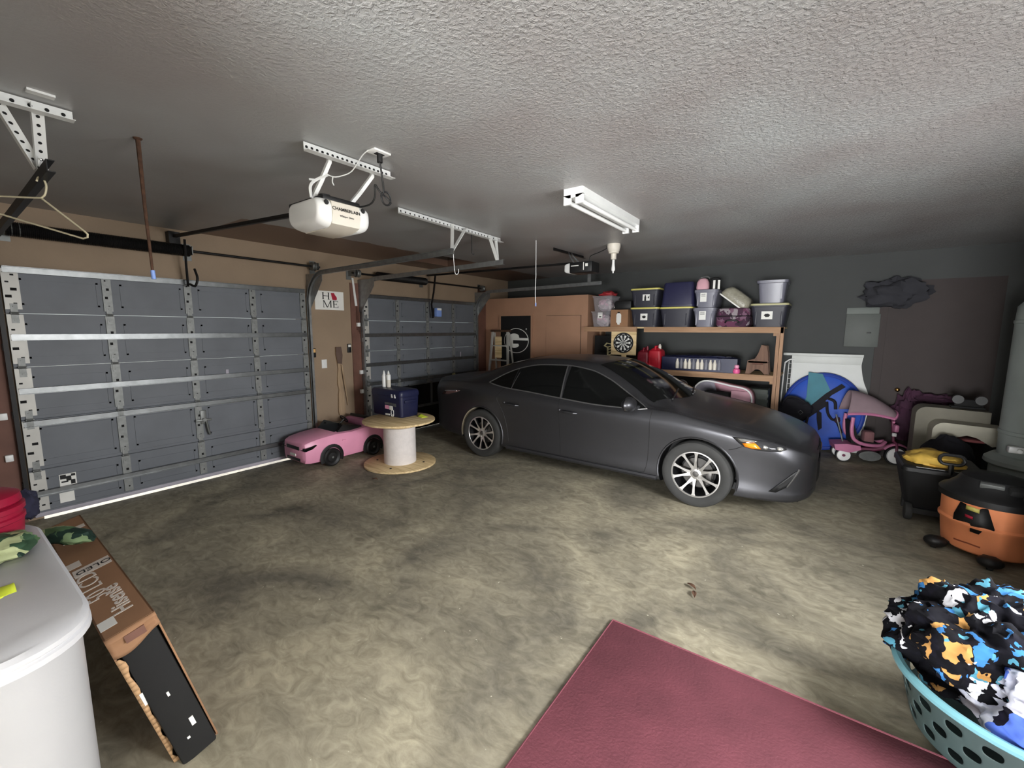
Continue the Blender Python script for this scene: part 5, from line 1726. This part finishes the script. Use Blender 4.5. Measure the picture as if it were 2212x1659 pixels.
# ---- under the lower deck
t = thing('baby_bouncer', 'pink and grey padded bouncer with white piping below the lower deck', 'baby seat', (-1.10, 6.76, .50))
b = B()
arc = lambda r: [(r * .40 * cos(a), 0, .30 + r * .215 * sin(a)) for a in [pi * k / 20 for k in range(21)]]
prof = [(-.385, -.5), (-.385, .34), (-.36, .44), (-.28, .525), (-.16, .545), (.10, .50), (.26, .475), (.34, .43), (.375, .35), (.38, .2), (.38, -.5)]
b.tube([(x, -.16 , z) for x, z in [(p.x, p.y) for p in catmull([(x, z, 0) for x, z in prof], 4)]], .011, 6); obj('piping', b, 'white', t)
b = B()
pr = [(p.x, p.y) for p in catmull([(x, z, 0) for x, z in prof], 4)]
inner = [(x * .82 + .0, (z + .5) * .80 - .5) for x, z in pr]
def strip(i0, i1, m, nm):
    b = B()
    r0 = [(x, -.15, z) for x, z in pr[i0:i1]]; r1 = [(x * .86, -.02, (z + .5) * .86 - .5) for x, z in pr[i0:i1]]; r2 = [(x, .22, z - .02) for x, z in pr[i0:i1]]
    b.rings([r0, r1], cap=False, loop=False); b.rings([r0, r2], cap=False, loop=False)
    obj(nm, b, m, t, solid=.012)
strip(0, 18, mat('grey_quilt', srgb(132, 128, 138), .85, var=.08), 'side_pad'); strip(17, len(pr), mat('rose_quilt', srgb(186, 140, 152), .85, var=.08), 'side_pad')
b = B(); b.bx(-.25, .25, -.10, .2, -.2, .40, .05); obj('seat_insert', b, 'black_matte', t)
b = B(); b.bx(.12, .36, -.158, -.15, -.1, .43, .03); obj('front_pad', b, mat('rose_pad', srgb(190, 146, 158), .85, var=.1), t)
b = B(); b.bx(-.3, -.28, -.1, .2, -.5, .1); b.bx(.28, .30, -.1, .2, -.5, .1); obj('leg_frame', b, 'steel', t)
t = thing('plastic_crate', 'dark green crate beside the right shelf post, below the lower deck', 'crate', (-.70, 7.2, .001))
b = B(); b.bx(-.15, .15, -.2, .2, 0, .55, .02); b.bx(-.16, .16, -.21, .21, .55, .60, .01); b.bx(-.13, .13, -.17, .17, .60, .93, .02)
for k in range(3):
    b.bx(-.135, .135, -.176, -.17, .66 + .08 * k, .70 + .08 * k)
obj('crate', b, mat('dark_green_plastic', srgb(58, 64, 58), .6, var=.15), t)
t = thing('step_ladder', 'pale aluminium step ladder standing in front of the black closet door', 'ladder', (-5.24, 6.86, 0))
# two splayed rails, steps and the rear frame; local x along the wall
for s, n in ((-1, 'rail'), (1, 'rail')):
    b = B(); b.tube([(s * .29, -.10, 0), (s * .185, .02, 1.72)], .026, 4); obj(n, b, 'alu', t)
    b = B(); b.tube([(s * .27 + .14, .14, 0), (s * .18 + .02, .05, 1.70)], .018, 4); obj('rear_rail', b, 'alu', t)
for z in (.28, .57, .86, 1.15, 1.44):
    w = .29 - .105 * z / 1.72
    b = B(); b.bx(-w, w, -.10 + .12 * z / 1.72 - .03, -.10 + .12 * z / 1.72 + .05, z - .012, z + .012); obj('tread', b, 'alu', t)
b = B(); b.bx(-.21, .21, -.03, .11, 1.715, 1.755, .008); obj('top_cap', b, 'rust', t)
b = B(); b.bx(-.10, .06, -.015, -.005, 1.20, 1.62); obj('instruction_label', b, 'ply', t)
# ================================================================== back right corner
M['heater'] = mat('grey_enamel', srgb(142, 150, 146), .5, var=.08, scale=4)
M['orange'] = mat('orange_plastic', srgb(250, 156, 106), .5, var=.06)
M['beige'] = mat('beige_padding', srgb(176, 172, 156), .9, var=.08, bump=.1, bscale=60)
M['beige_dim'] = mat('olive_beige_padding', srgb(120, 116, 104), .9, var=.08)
M['tent_blue'] = mat('blue_nylon', srgb(24, 74, 176), .6, var=.12, scale=4, bump=.25, bscale=9)
M['tent_edge'] = mat('blue_nylon_rim', srgb(26, 58, 148), .6, var=.1)
M['teal'] = mat('teal_nylon', srgb(44, 116, 132), .6, var=.1)
M['strap_black'] = mat('black_webbing', srgb(22, 20, 28), .85, var=.1)
M['magenta'] = mat('dark_magenta_cloth', srgb(58, 28, 48), .9, var=.25, scale=8)
M['trike_pink'] = mat('dusty_pink_plastic', srgb(190, 116, 150), .5, var=.06)
M['trike_dark'] = mat('plum_plastic', srgb(110, 44, 72), .5, var=.1)

M['board_white'] = mat('board_white', srgb(204, 206, 202), .5, var=.03)
# white headboard and the wire rack against the back wall
t = thing('headboard', 'white headboard with a wavy right edge leaning on the back wall', 'headboard', (.06, 7.85, 0))
pts = [(-.41, 0), (-.41, 1.39), (.43, 1.39)] + [(p.x, p.y) for p in catmull([(.425, 1.36, 0), (.42, 1.25, 0), (.46, 1.05, 0), (.53, .85, 0), (.545, .65, 0), (.52, .4, 0), (.5, 0, 0)], 5)]
b = B(); b.prism(pts, 'y', 0, .03); obj('panel', b, 'board_white', t)
b = B(); b.bx(-.42, .41, -.02, .0, 1.28, 1.39, .004); obj('upper_rail', b, 'board_white', t)
b = B(); b.bx(-.53, .43, -.06, .035, 1.39, 1.43, .006); obj('cap_rail', b, 'board_white', t)
t = thing('wire_rack', 'white wire rack standing on edge between the shelf post and the headboard', 'rack', (-.38, 7.80, 0))
b = B()
fr = [(p.x, 0, p.y) for p in catmull([(-.09, 0, 0), (-.08, .5, 0), (-.065, 1.2, 0), (-.045, 1.29, 0), (.01, 1.33, 0), (.06, 1.33, 0)], 5)]
b.tube(fr, .010, 6); b.tube([(.03, 0, 0), (.03, 0, 1.33)], .006, 6); b.tube([(-.02, 0, 0), (-.01, 0, 1.30)], .005, 6)
for k in range(16):
    b.tube([(-.015, 0, .1 + .078 * k), (.03, 0, .1 + .078 * k)], .0025, 5)
obj('wires', b, 'white', t)

# folded pop-up tent
t = thing('pop_up_tent', 'round blue folded pop-up tent with a teal panel and black straps', 'tent', (.07, 7.74, .585), rot=Matrix.Rotation(radians(-5), 3, 'X'))
b = B(); b.lathe([(0, -.035), (.25, -.05), (.43, -.04), (.485, -.01), (.485, .01), (.43, .04), (0, .04)], (0, 0, 0), 'y', 56, sy=1.14); obj('disc', b, 'tent_blue', t)
b = B(); b.tube([(.475 * cos(a), -.012, .542 * sin(a)) for a in [2 * pi * k / 56 for k in range(56)]], .03, 8, closed=True); obj('hoop', b, 'tent_edge', t)
b = B(); b.prism([(-.20, .565), (-.03, .55), (.10, .27), (-.01, .16), (-.27, -.06), (-.20, .2)], 'y', -.066, -.058); obj('teal_panel', b, 'teal', t)
b = B()
b.prism([(-.42, -.20), (-.30, -.24), (-.05, .05), (.10, .25), (.25, .38), (.20, .42), (.03, .27), (-.20, .0)], 'y', -.078, -.068)
b.prism([(-.34, -.28), (-.16, -.12), (.06, .10), (.03, .17), (-.10, .09), (-.38, -.18)], 'y', -.079, -.069)
b.prism([(-.06, .02), (.0, -.02), (.02, -.24), (-.02, -.28), (-.05, -.12)], 'y', -.079, -.069)
b.tube(catmull([(.06, .0 - .075, .20), (.14, -.075, .16), (.16, -.075, .05)], 5), .02, 6)
b.tube(catmull([(.05, -.075, .15), (.07, -.075, .0), (.12, -.075, -.09), (.19, -.075, -.13), (.25, -.075, -.28)], 5), .018, 6)
obj('strap', b, 'strap_black', t)
b = lump((.19, -.078, -.10), (.035, .02, .045), 2, .2, 2); obj('strap_pad', b, 'magenta', t)
t = thing('sling_bag', 'black sling bag hung in front of the blue tent, small square logo', 'bag', (-.25, 7.50, .62))
b = lump((0, 0, 0), (.20, .075, .17), 1.6, .25, 7, rot=0); obj('bag_body', b, 'strap_black', t)
b = B(); b.tube([(x + .07, -.082, z - .03) for x, z in ((-.03, 0), (0, .03), (.03, 0), (0, -.03))], .004, 5, closed=True); obj('logo', b, 'steel', t)
b = B(); b.tube(catmull([(-.16, -.03, .05), (-.1, -.02, .17), (.05, -.02, .15), (.16, 0, -.02), (.10, 0, -.5), (.05, .02, -.61)], 5), .018, 6); obj('shoulder_strap', b, 'strap_black', t)

# tricycle with canopy
t = thing('tricycle', 'dusty pink push tricycle with a canopy and white spoked wheels', 'tricycle', (.60, 7.40, 0), radians(12))
def trike_wheel(x, y, r, nm='wheel'):
    b = B(); b.lathe([(r * .80, -.022), (r * .97, -.022), (r, -.012), (r, .012), (r * .97, .022), (r * .80, .022)], (x, y, r), 'y', 36, cap=False); w = obj(nm, b, 'black', t)
    b = B(); b.lathe([(0, -.024), (r * .2, -.024), (r * .7, -.014), (r * .82, -.024), (r * .82, .024), (0, .02)], (x, y, r), 'y', 36); obj('wheel_disc', b, 'white', w)
    b = B(); b.lathe([(0, -.034), (r * .2, -.034), (r * .2, -.02)], (x, y, r), 'y', 12); obj('hub', b, 'trike_dark', w)
trike_wheel(-.28, -.10, .093); trike_wheel(-.28, .14, .093); trike_wheel(.31, 0, .125)
b = B(); b.tube(catmull([(-.28, .05, .12), (-.1, .05, .16), (.1, .02, .18), (.25, 0, .26)], 5), .025, 8); b.tube([(-.28, -.1, .093), (-.28, .14, .093)], .012, 8)
b.tube([(.31, -.04, .125), (.295, -.04, .29), (.27, 0, .32), (.235, 0, .62)], .016, 8); b.tube([(.31, .04, .125), (.295, .04, .29), (.27, 0, .32)], .016, 8); obj('frame', b, 'trike_dark', t)
b = B(); b.lathe([(.15, -.05), (.165, 0), (.15, .05)], (.31, 0, .125), 'y', 36, cap=False)
for v in list(b.bm.verts):
    if v.co.z < .19:
        b.bm.verts.remove(v)
obj('front_fender', b, 'trike_pink', t, solid=.006)
b = B(); b.prism([(-.40, .235), (-.38, .16), (-.22, .14), (-.10, .19), (-.11, .24), (-.26, .255)], 'y', -.14, .15); obj('rear_bin', b, 'trike_pink', t)
b = B(); b.prism([(-.20, .26), (.08, .25), (.10, .28), (-.12, .30), (-.20, .55), (-.235, .55)], 'y', -.09, .15); obj('seat', b, 'black_matte', t)
b = B(); b.tube(catmull([(-.22, -.13, .62), (-.225, -.14, .45), (-.19, -.14, .33), (-.08, -.14, .27), (.10, -.10, .26), (.18, -.02, .30)], 5), .022, 8)
b.tube(catmull([(-.22, .19, .62), (-.225, .19, .45), (-.19, .19, .33), (-.08, .19, .27), (.10, .12, .26), (.18, .04, .30)], 5), .022, 8); obj('safety_ring', b, 'trike_pink', t)
b = B(); b.box((.0, .03, .34), (.12, .16, .18), bev=.03); obj('seat_pad', b, mat('rose_brown_cloth', srgb(122, 84, 86), .9, var=.1), t)
b = B()
def canopy(u, v):
    x = -.24 + .50 * u; a = pi * (v - .5) * .98
    return (x * (1 - .0 * v) + .06 * (cos(a) - 1), .03 + .20 * sin(a), .655 + .03 * sin(u * 3) + .31 * cos(a) * (1 - .75 * u ** 1.3) - .02 * u)
b.grid(canopy, 10, 14); obj('canopy', b, mat('dusty_canopy', srgb(136, 116, 122), .85, var=.08), t, solid=.006)
b = B(); b.tube([canopy(u / 12, 0) for u in range(13)], .018, 6); b.tube([canopy(1, v / 12) for v in range(13)], .014, 6); obj('canopy_rim', b, 'trike_pink', t)
b = B(); b.tube([(.19, -.19, .60), (.22, -.10, .63), (.235, 0, .62), (.22, .10, .63), (.19, .19, .60)], .013, 8); b.box((.265, -.03, .50), (.05, .12, .10), bev=.02); obj('handlebar', b, 'trike_pink', t)
b = B(); b.box((.235, -.105, .425), (.045, .03, .045), bev=.006); obj('bell', b, 'white', t)
b = B(); b.lathe([(0, -.05), (.055, -.05), (.055, .05), (0, .05)], (.02, -.02, .10), 'y', 18, sx=2.2, sy=1.2); obj('foot_tray', b, 'steel_dull', t)
b = B(); b.tube([(-.24, .03, .16), (-.37, .03, .62)], .010, 8); obj('push_bar', b, 'steel', t)
b = lump((1.02, 7.73, .60), (.17, .11, .32), 2.6, .5, 9, flat=None)
for v in b.bm.verts:
    v.co.z = max(v.co.z, .30)
tag(obj('magenta_jacket', b, 'magenta'), 'dark magenta jacket heaped behind the tricycle against the brown door', 'jacket')
bpy.data.objects['magenta_jacket'].location = (0, 0, -.0)
b = lump((1.24, 7.74, .87), (.22, .08, .075), 2.8, .55, 3, flat=-.05)
tag(obj('magenta_cloth', b, 'magenta'), 'dark magenta cloth draped along the top behind the beige bench', 'cloth')

# beige padded bench, black bag, things on it
t = thing('padded_bench', 'beige padded bench with an arched front beside the tall grey heater', 'bench', (1.29, 6.85, 0))
def archp(w, h, leg, k, z0=0.0):
    pts = [(-w / 2, z0), (-w / 2, h - .10)] + [(-w / 2 + .10 - .10 * cos(a), h - .10 + .10 * sin(a)) for a in [pi / 2 * q / 6 for q in range(1, 7)]]
    pts += [(w / 2, h - .015), (w / 2, h - k), (w / 2 - .08, h - k - .03), (w / 2 - .20, h - k + .05), (0, h - k + .07), (-w / 2 + leg + .05, h - k + .03), (-w / 2 + leg, h - k - .06), (-w / 2 + leg, z0)]
    return pts
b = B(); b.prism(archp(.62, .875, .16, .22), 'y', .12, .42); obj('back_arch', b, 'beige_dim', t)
b = B(); b.prism([(x + .085, z) for x, z in archp(.56, .745, .13, .19)], 'y', -.16, .12); obj('front_arch', b, 'beige', t)
b = B(); b.bx(-.05, .24, -.13, .10, .545, .575, .01); obj('red_cushion', b, mat('dull_red_cloth', srgb(150, 84, 84), .9, var=.1), t)
b = lump((1.20, 6.45, .30), (.24, .20, .34), 1.5, .22, 11, flat=-.30)
tag(obj('duffel_bag', b, 'strap_black'), 'large black duffel bag in front of the beige bench', 'bag')
t = thing('work_light', 'dark twin-head work light behind the beige bench', 'lamp', (1.44, 7.12, .876))
b = B(); b.bx(-.15, .13, -.05, .05, 0, .02); b.bx(-.12, .12, -.02, .02, .02, .10, .01); obj('stand', b, 'black_matte', t)
for xx in (-.10, .09):
    b = B(); b.lathe([(0, -.05), (.05, -.05), (.05, 0), (.03, .03), (0, .03)], (xx, 0, .10), 'y', 18); obj('lamp_head', b, mat('lamp_grey', srgb(84, 84, 84), .6), t)

# tall grey water heater on its stand
t = thing('water_heater', 'tall grey water heater on a round stand at the right edge', 'water heater', (1.745, 6.05, 0))
b = B(); b.lathe([(0, 0), (.32, 0), (.33, .02), (.325, .50)], (0, 0, 0), 'z', 48); obj('stand', b, 'heater', t)
b = B(); b.lathe([(0, .50), (.355, .50), (.37, .515), (.365, .55), (.32, .59), (.30, .60)], (0, 0, 0), 'z', 48); obj('drain_pan', b, 'heater', t)
b = B(); b.lathe([(.285, .60), (.29, .80), (.297, .805), (.297, .835), (.29, .84), (.29, 1.84), (.297, 1.845), (.297, 1.87), (.29, 1.875), (.285, 2.0), (.24, 2.06), (0, 2.08)], (0, 0, 0), 'z', 48); obj('tank', b, 'heater', t)
b = B(); b.bx(-.28, -.18, -.27, -.20, .66, .72, .01); b.cyl((-.20, -.22, .69), (-.22, -.31, .69), .018, n=10); obj('drain_valve', b, 'white_metal', t)
b = B(); b.cyl((-.1, 0, 2.10), (-.1, 0, ZC), .02, n=10); b.cyl((.1, 0, 2.10), (.1, 0, ZC), .02, n=10); obj('pipe', b, 'steel_dull', t)

# dark things high on the back wall, grey breaker panel
t = thing('breaker_panel', 'grey breaker panel on the back wall left of the brown door', 'electrical panel', (.44, 7.9, 1.80))
b = B(); b.bx(-.19, .19, -.03, 0, -.26, .20, .004); obj('cover', b, mat('panel_grey', srgb(84, 88, 84), .6, var=.04), t)
b = B(); b.bx(-.19, .17, -.036, -.03, .20, .29, .002); obj('top_strip', b, mat('panel_strip', srgb(104, 110, 105), .6, var=.04), t)
b = B(); b.box((.08, -.034, -.06), (.05, .01, .018), bev=.002); obj('latch', b, 'black', t)
b = lump((.74, 7.74, 2.27), (.33, .12, .19), 1.9, .5, 12)
tag(obj('hanging_bag', b, mat('charcoal_cloth', srgb(46, 46, 51), .9, var=.15)), 'dim charcoal bag hung high over the corner of the brown door', 'bag')

# black wheeled cart with the yellow cover
t = thing('yard_cart', 'black wheeled cart with a yellow cover and an oval loop handle', 'cart', (.98, 5.58, 0))
b = B()
b.rings([[(p, q, z) for p, q in rrect(w, d, .05, 4)] for z, w, d in ((.10, .40, .40), (.40, .52, .56), (.47, .55, .60), (.48, .56, .61))]); obj('tub', b, 'black_matte', t)
b = B(); b.rings([[(p, q, z) for p, q in rrect(w, d, .05, 4)] for z, w, d in ((.482, .57, .62), (.515, .57, .62), (.53, .54, .59))])
obj('lid', b, 'black', t)
b = B(); b.bx(-.19, .0, -.302, -.298, .528, .532); b.bx(.06, .27, -.302, -.298, .528, .532); obj('lid_edge', b, 'steel', t)
b = lump((-.03, -.02, .54), (.215, .22, .105), 2.2, .22, 14, flat=-.005); obj('cover', b, mat('yellow_tarp', srgb(206, 168, 74), .7, var=.15, scale=10), t)
b = B(); b.tube([(p + .035, -.30, q + .635) for p, q in rrect(.16, .085, .04, 5)], .014, 8, closed=True); b.tube([(.035, -.30, .595), (.035, -.295, .50)], .02, 8); obj('loop_handle', b, 'black', t)
for s in (-1, 1):
    b = B(); b.lathe([(.035, -.025), (.075, -.025), (.08, -.015), (.08, .015), (.075, .025), (.035, .025)], (s * .2, -.22, .08), 'x', 24)
    w = obj('wheel', b, 'rubber', t)
    b = B(); b.lathe([(0, -.02), (.045, -.02), (.05, 0), (.045, .02), (0, .02)], (s * .2, -.22, .08), 'x', 20); obj('wheel_disc', b, 'steel_dull', w)
b = B(); b.bx(-.2, .2, -.24, -.2, .07, .12); b.bx(-.2, .2, .14, .2, .0, .12); obj('foot', b, 'black', t)

# orange shop vacuum
t = thing('shop_vacuum', 'orange drum vacuum with a black lid and black caster feet', 'vacuum', (1.19, 4.86, 0))
b = B(); b.lathe([(0, .055), (.245, .055), (.262, .07), (.275, .18), (.282, .255), (.296, .27), (.298, .285), (.285, .30), (.288, .44), (.292, .45), (0, .45)], (0, 0, 0), 'z', 56); obj('drum', b, 'orange', t)
b = B(); b.lathe([(.296, .45), (.31, .455), (.312, .50), (.30, .515), (.27, .53), (.22, .58), (.19, .63), (.10, .655), (0, .66)], (0, 0, 0), 'z', 56); obj('lid', b, 'black', t)
fa = radians(236)
def vac_face(name, pts, m, off, par=t):
    """outline in (angle, height) wrapped on the drum"""
    b = B()
    f = [b.bm.verts.new(((.290 + off) * cos(fa + a), (.290 + off) * sin(fa + a), z)) for a, z in pts]
    c = b.bm.verts.new(((.294 + off) * cos(fa + sum(p[0] for p in pts) / len(pts)), (.294 + off) * sin(fa + sum(p[0] for p in pts) / len(pts)), sum(p[1] for p in pts) / len(pts)))
    for i in range(len(f)):
        b.bm.faces.new((f[i], f[(i + 1) % len(f)], c))
    return obj(name, b, m, par, solid=.002)
lb = vac_face('front_label', [(-.36, .34), (-.24, .447), (.30, .447), (.46, .30), (.44, .27), (.26, .27), (.20, .235), (.03, .24), (.02, .30), (-.14, .305), (-.36, .28)], 'black', .003)
vac_face('warning_strip', [(-.10, .405), (-.10, .437), (.16, .43), (.16, .398)], 'tote_lid', .007, lb)
vac_face('logo_bar', [(-.10, .345), (-.10, .367), (.06, .36), (.06, .338)], 'ink_red', .008, lb)
b = B(); b.box((-.06, -.19, .60), (.13, .035, .05), (radians(25), 0, radians(-12)), .008); obj('lid_handle', b, 'steel_dull', t)
b = B(); b.box((.08, -.20, .585), (.13, .07, .07), (radians(25), 0, radians(10)), .02); b.cyl((.10, -.25, .56), (.11, -.29, .55), .018, n=12); obj('switch_housing', b, 'black_matte', t)
for a in (200, 262, 20, 110):
    ar = radians(a)
    b = B(); b.ell((.33 * cos(ar), .33 * sin(ar), .06), (.075, .06, .045), 18, 10); b.box((.25 * cos(ar), .25 * sin(ar), .07), (.14, .08, .03), (0, 0, ar), .01)
    f = obj('caster_foot', b, 'black', t)
    b = B(); b.cyl((.34 * cos(ar) - .015, .34 * sin(ar), .022), (.34 * cos(ar) + .015, .34 * sin(ar), .022), .022, n=14); obj('caster', b, 'rubber', f)
b = B(); b.tube([(.262 * cos(a), .262 * sin(a), .135 - .02 * abs(a - fa)) for a in [fa - .35 + .05 * k for k in range(13)]], .010, 6); obj('grip_recess', b, mat('orange_dark', srgb(150, 70, 44), .6), t)

# ================================================================== front right: laundry basket
M['basket'] = mat('teal_grey_basket', srgb(62, 78, 77), .45, var=.05)
M['basket_rim'] = mat('pale_teal_rim', srgb(112, 164, 174), .35, var=.04)
M['print_dark'] = patches('black_print_cloth', [srgb(14, 14, 20), srgb(14, 14, 18), srgb(20, 20, 28), srgb(52, 104, 156), srgb(16, 15, 20), srgb(14, 14, 18), srgb(74, 130, 150), srgb(14, 14, 20), srgb(14, 14, 18), srgb(170, 128, 74), srgb(18, 17, 24), srgb(14, 14, 18), srgb(190, 190, 194)], 24, .9, .8, (1, 1, .6))
M['print_light'] = patches('white_print_cloth', [srgb(214, 214, 228), srgb(220, 220, 232), srgb(24, 22, 36), srgb(206, 208, 224), srgb(84, 112, 200), srgb(218, 218, 228), srgb(22, 20, 30), srgb(200, 202, 214)], 12, .9, .9, (1, 1, .6))
bc = Vector((.795, 2.525, 0))
t = thing('laundry_basket', 'teal-grey round laundry basket with oval holes and a pale rim', 'basket', bc)
b = B()
hole_rows = ((.085, 0), (.15, .5), (.215, 0))
N = 84
zs = [0.0, .05, .065, .105, .13, .17, .195, .235, .26, .285]
rad = lambda z: .325 + .07 * (z / .285)
ring_v = [[b.bm.verts.new((rad(z) * cos(2 * pi * k / N), rad(z) * sin(2 * pi * k / N), z)) for k in range(N)] for z in zs]
for j in range(len(zs) - 1):
    for k in range(N):
        hole = False
        if j in (2, 4, 6):
            hole = ((k + (0 if j != 4 else 2)) % 4) in (0, 1)
        if not hole:
            b.bm.faces.new((ring_v[j][k], ring_v[j][(k + 1) % N], ring_v[j + 1][(k + 1) % N], ring_v[j + 1][k]))
b.bm.faces.new(ring_v[0])
bk = obj('basket_wall', b, 'basket', t, solid=.006)
sm = bk.modifiers.new('soften', 'SUBSURF'); sm.levels = 1; sm.render_levels = 2
b = B(); b.lathe([(.388, .27), (.405, .272), (.422, .285), (.424, .30), (.41, .31), (.392, .305), (.386, .29)], (0, 0, 0), 'z', 72, cap=False); obj('rim', b, 'basket_rim', t)
def cloth(c, r, seed, m, name, label, amp=.32, f=2.2, flat=None, spikes=()):
    b = B()
    off = Vector((seed * 2.3, seed * 1.1, seed * 3.7))
    def fn(d):
        v = 1 + amp * mnoise.noise(d * f + off)
        w = d * f * 2.4 + off
        v += .20 * (1 - abs(mnoise.noise(w)) * 2.4) * .5 + .07 * mnoise.noise(d * f * 6 + off)
        return v
    b.ell(c, r, 110, 70, fn=fn)
    if flat is not None:
        for v in b.bm.verts:
            if v.co.z < flat:
                v.co.z = flat + (v.co.z - flat) * .03
    return tag(obj(name, b, m, smooth=60), label, 'blanket', 'printed blankets in the laundry basket')
cloth((.70, 2.62, .39), (.30, .29, .23), 3, 'print_dark', 'printed_blanket', 'crumpled black blanket with blue and yellow print heaped in the laundry basket', flat=.16)
cloth((.88, 2.36, .30), (.27, .24, .17), 8, 'print_light', 'printed_blanket', 'crumpled white blanket with blue and black print in the laundry basket', amp=.25, f=1.7, flat=.16)

# red mat and the leaves
b = B(); b.bx(-.915, .95, 1.02, 2.34, 0.0, .009, .004)
M['mat_red'] = mat('worn_red_mat', srgb(112, 58, 68), .8, var=.14, scale=5, bump=.25, bscale=80, detail=8)
t = thing('floor_mat', 'dark red rubber floor mat at the bottom of the picture', 'mat', (0, 1.7, 0))
obj('mat_sheet', b, 'mat_red', t, world=True)
b = B(); b.tube([(x, y, .007) for x, y in ((-.91, 1.025), (.945, 1.025), (.945, 2.335), (-.91, 2.335))], .007, 6, closed=True); obj('edge_bead', b, 'mat_red', t, world=True)
def leaf(x, y, rz, label, k):
    b = B()
    b.grid(lambda u, v: ((u - .5) * .075, (v - .5) * .03 * sin(pi * min(1, u * 1.0 + .02)), .004 + .014 * abs(v - .5) + .01 * sin(u * 3)), 8, 4)
    o = tag(obj('dry_leaf', b, mat('dry_leaf_brown' , srgb(96, 68, 50), .9, var=.3, scale=40), solid=.001), label, 'leaf', 'dry leaves on the floor')
    o.location = (x, y, 0.001); o.rotation_euler = (0, 0, rz)
leaf(-.606, 2.985, 2.6, 'farther of the two dry brown leaves lying near the red mat', 0)
leaf(-.57, 2.90, 1.9, 'nearer of the two dry brown leaves lying near the red mat', 1)
leaf(-4.16, 3.03, .3, 'dark dry leaf on the floor in front of the cable spool', 2)
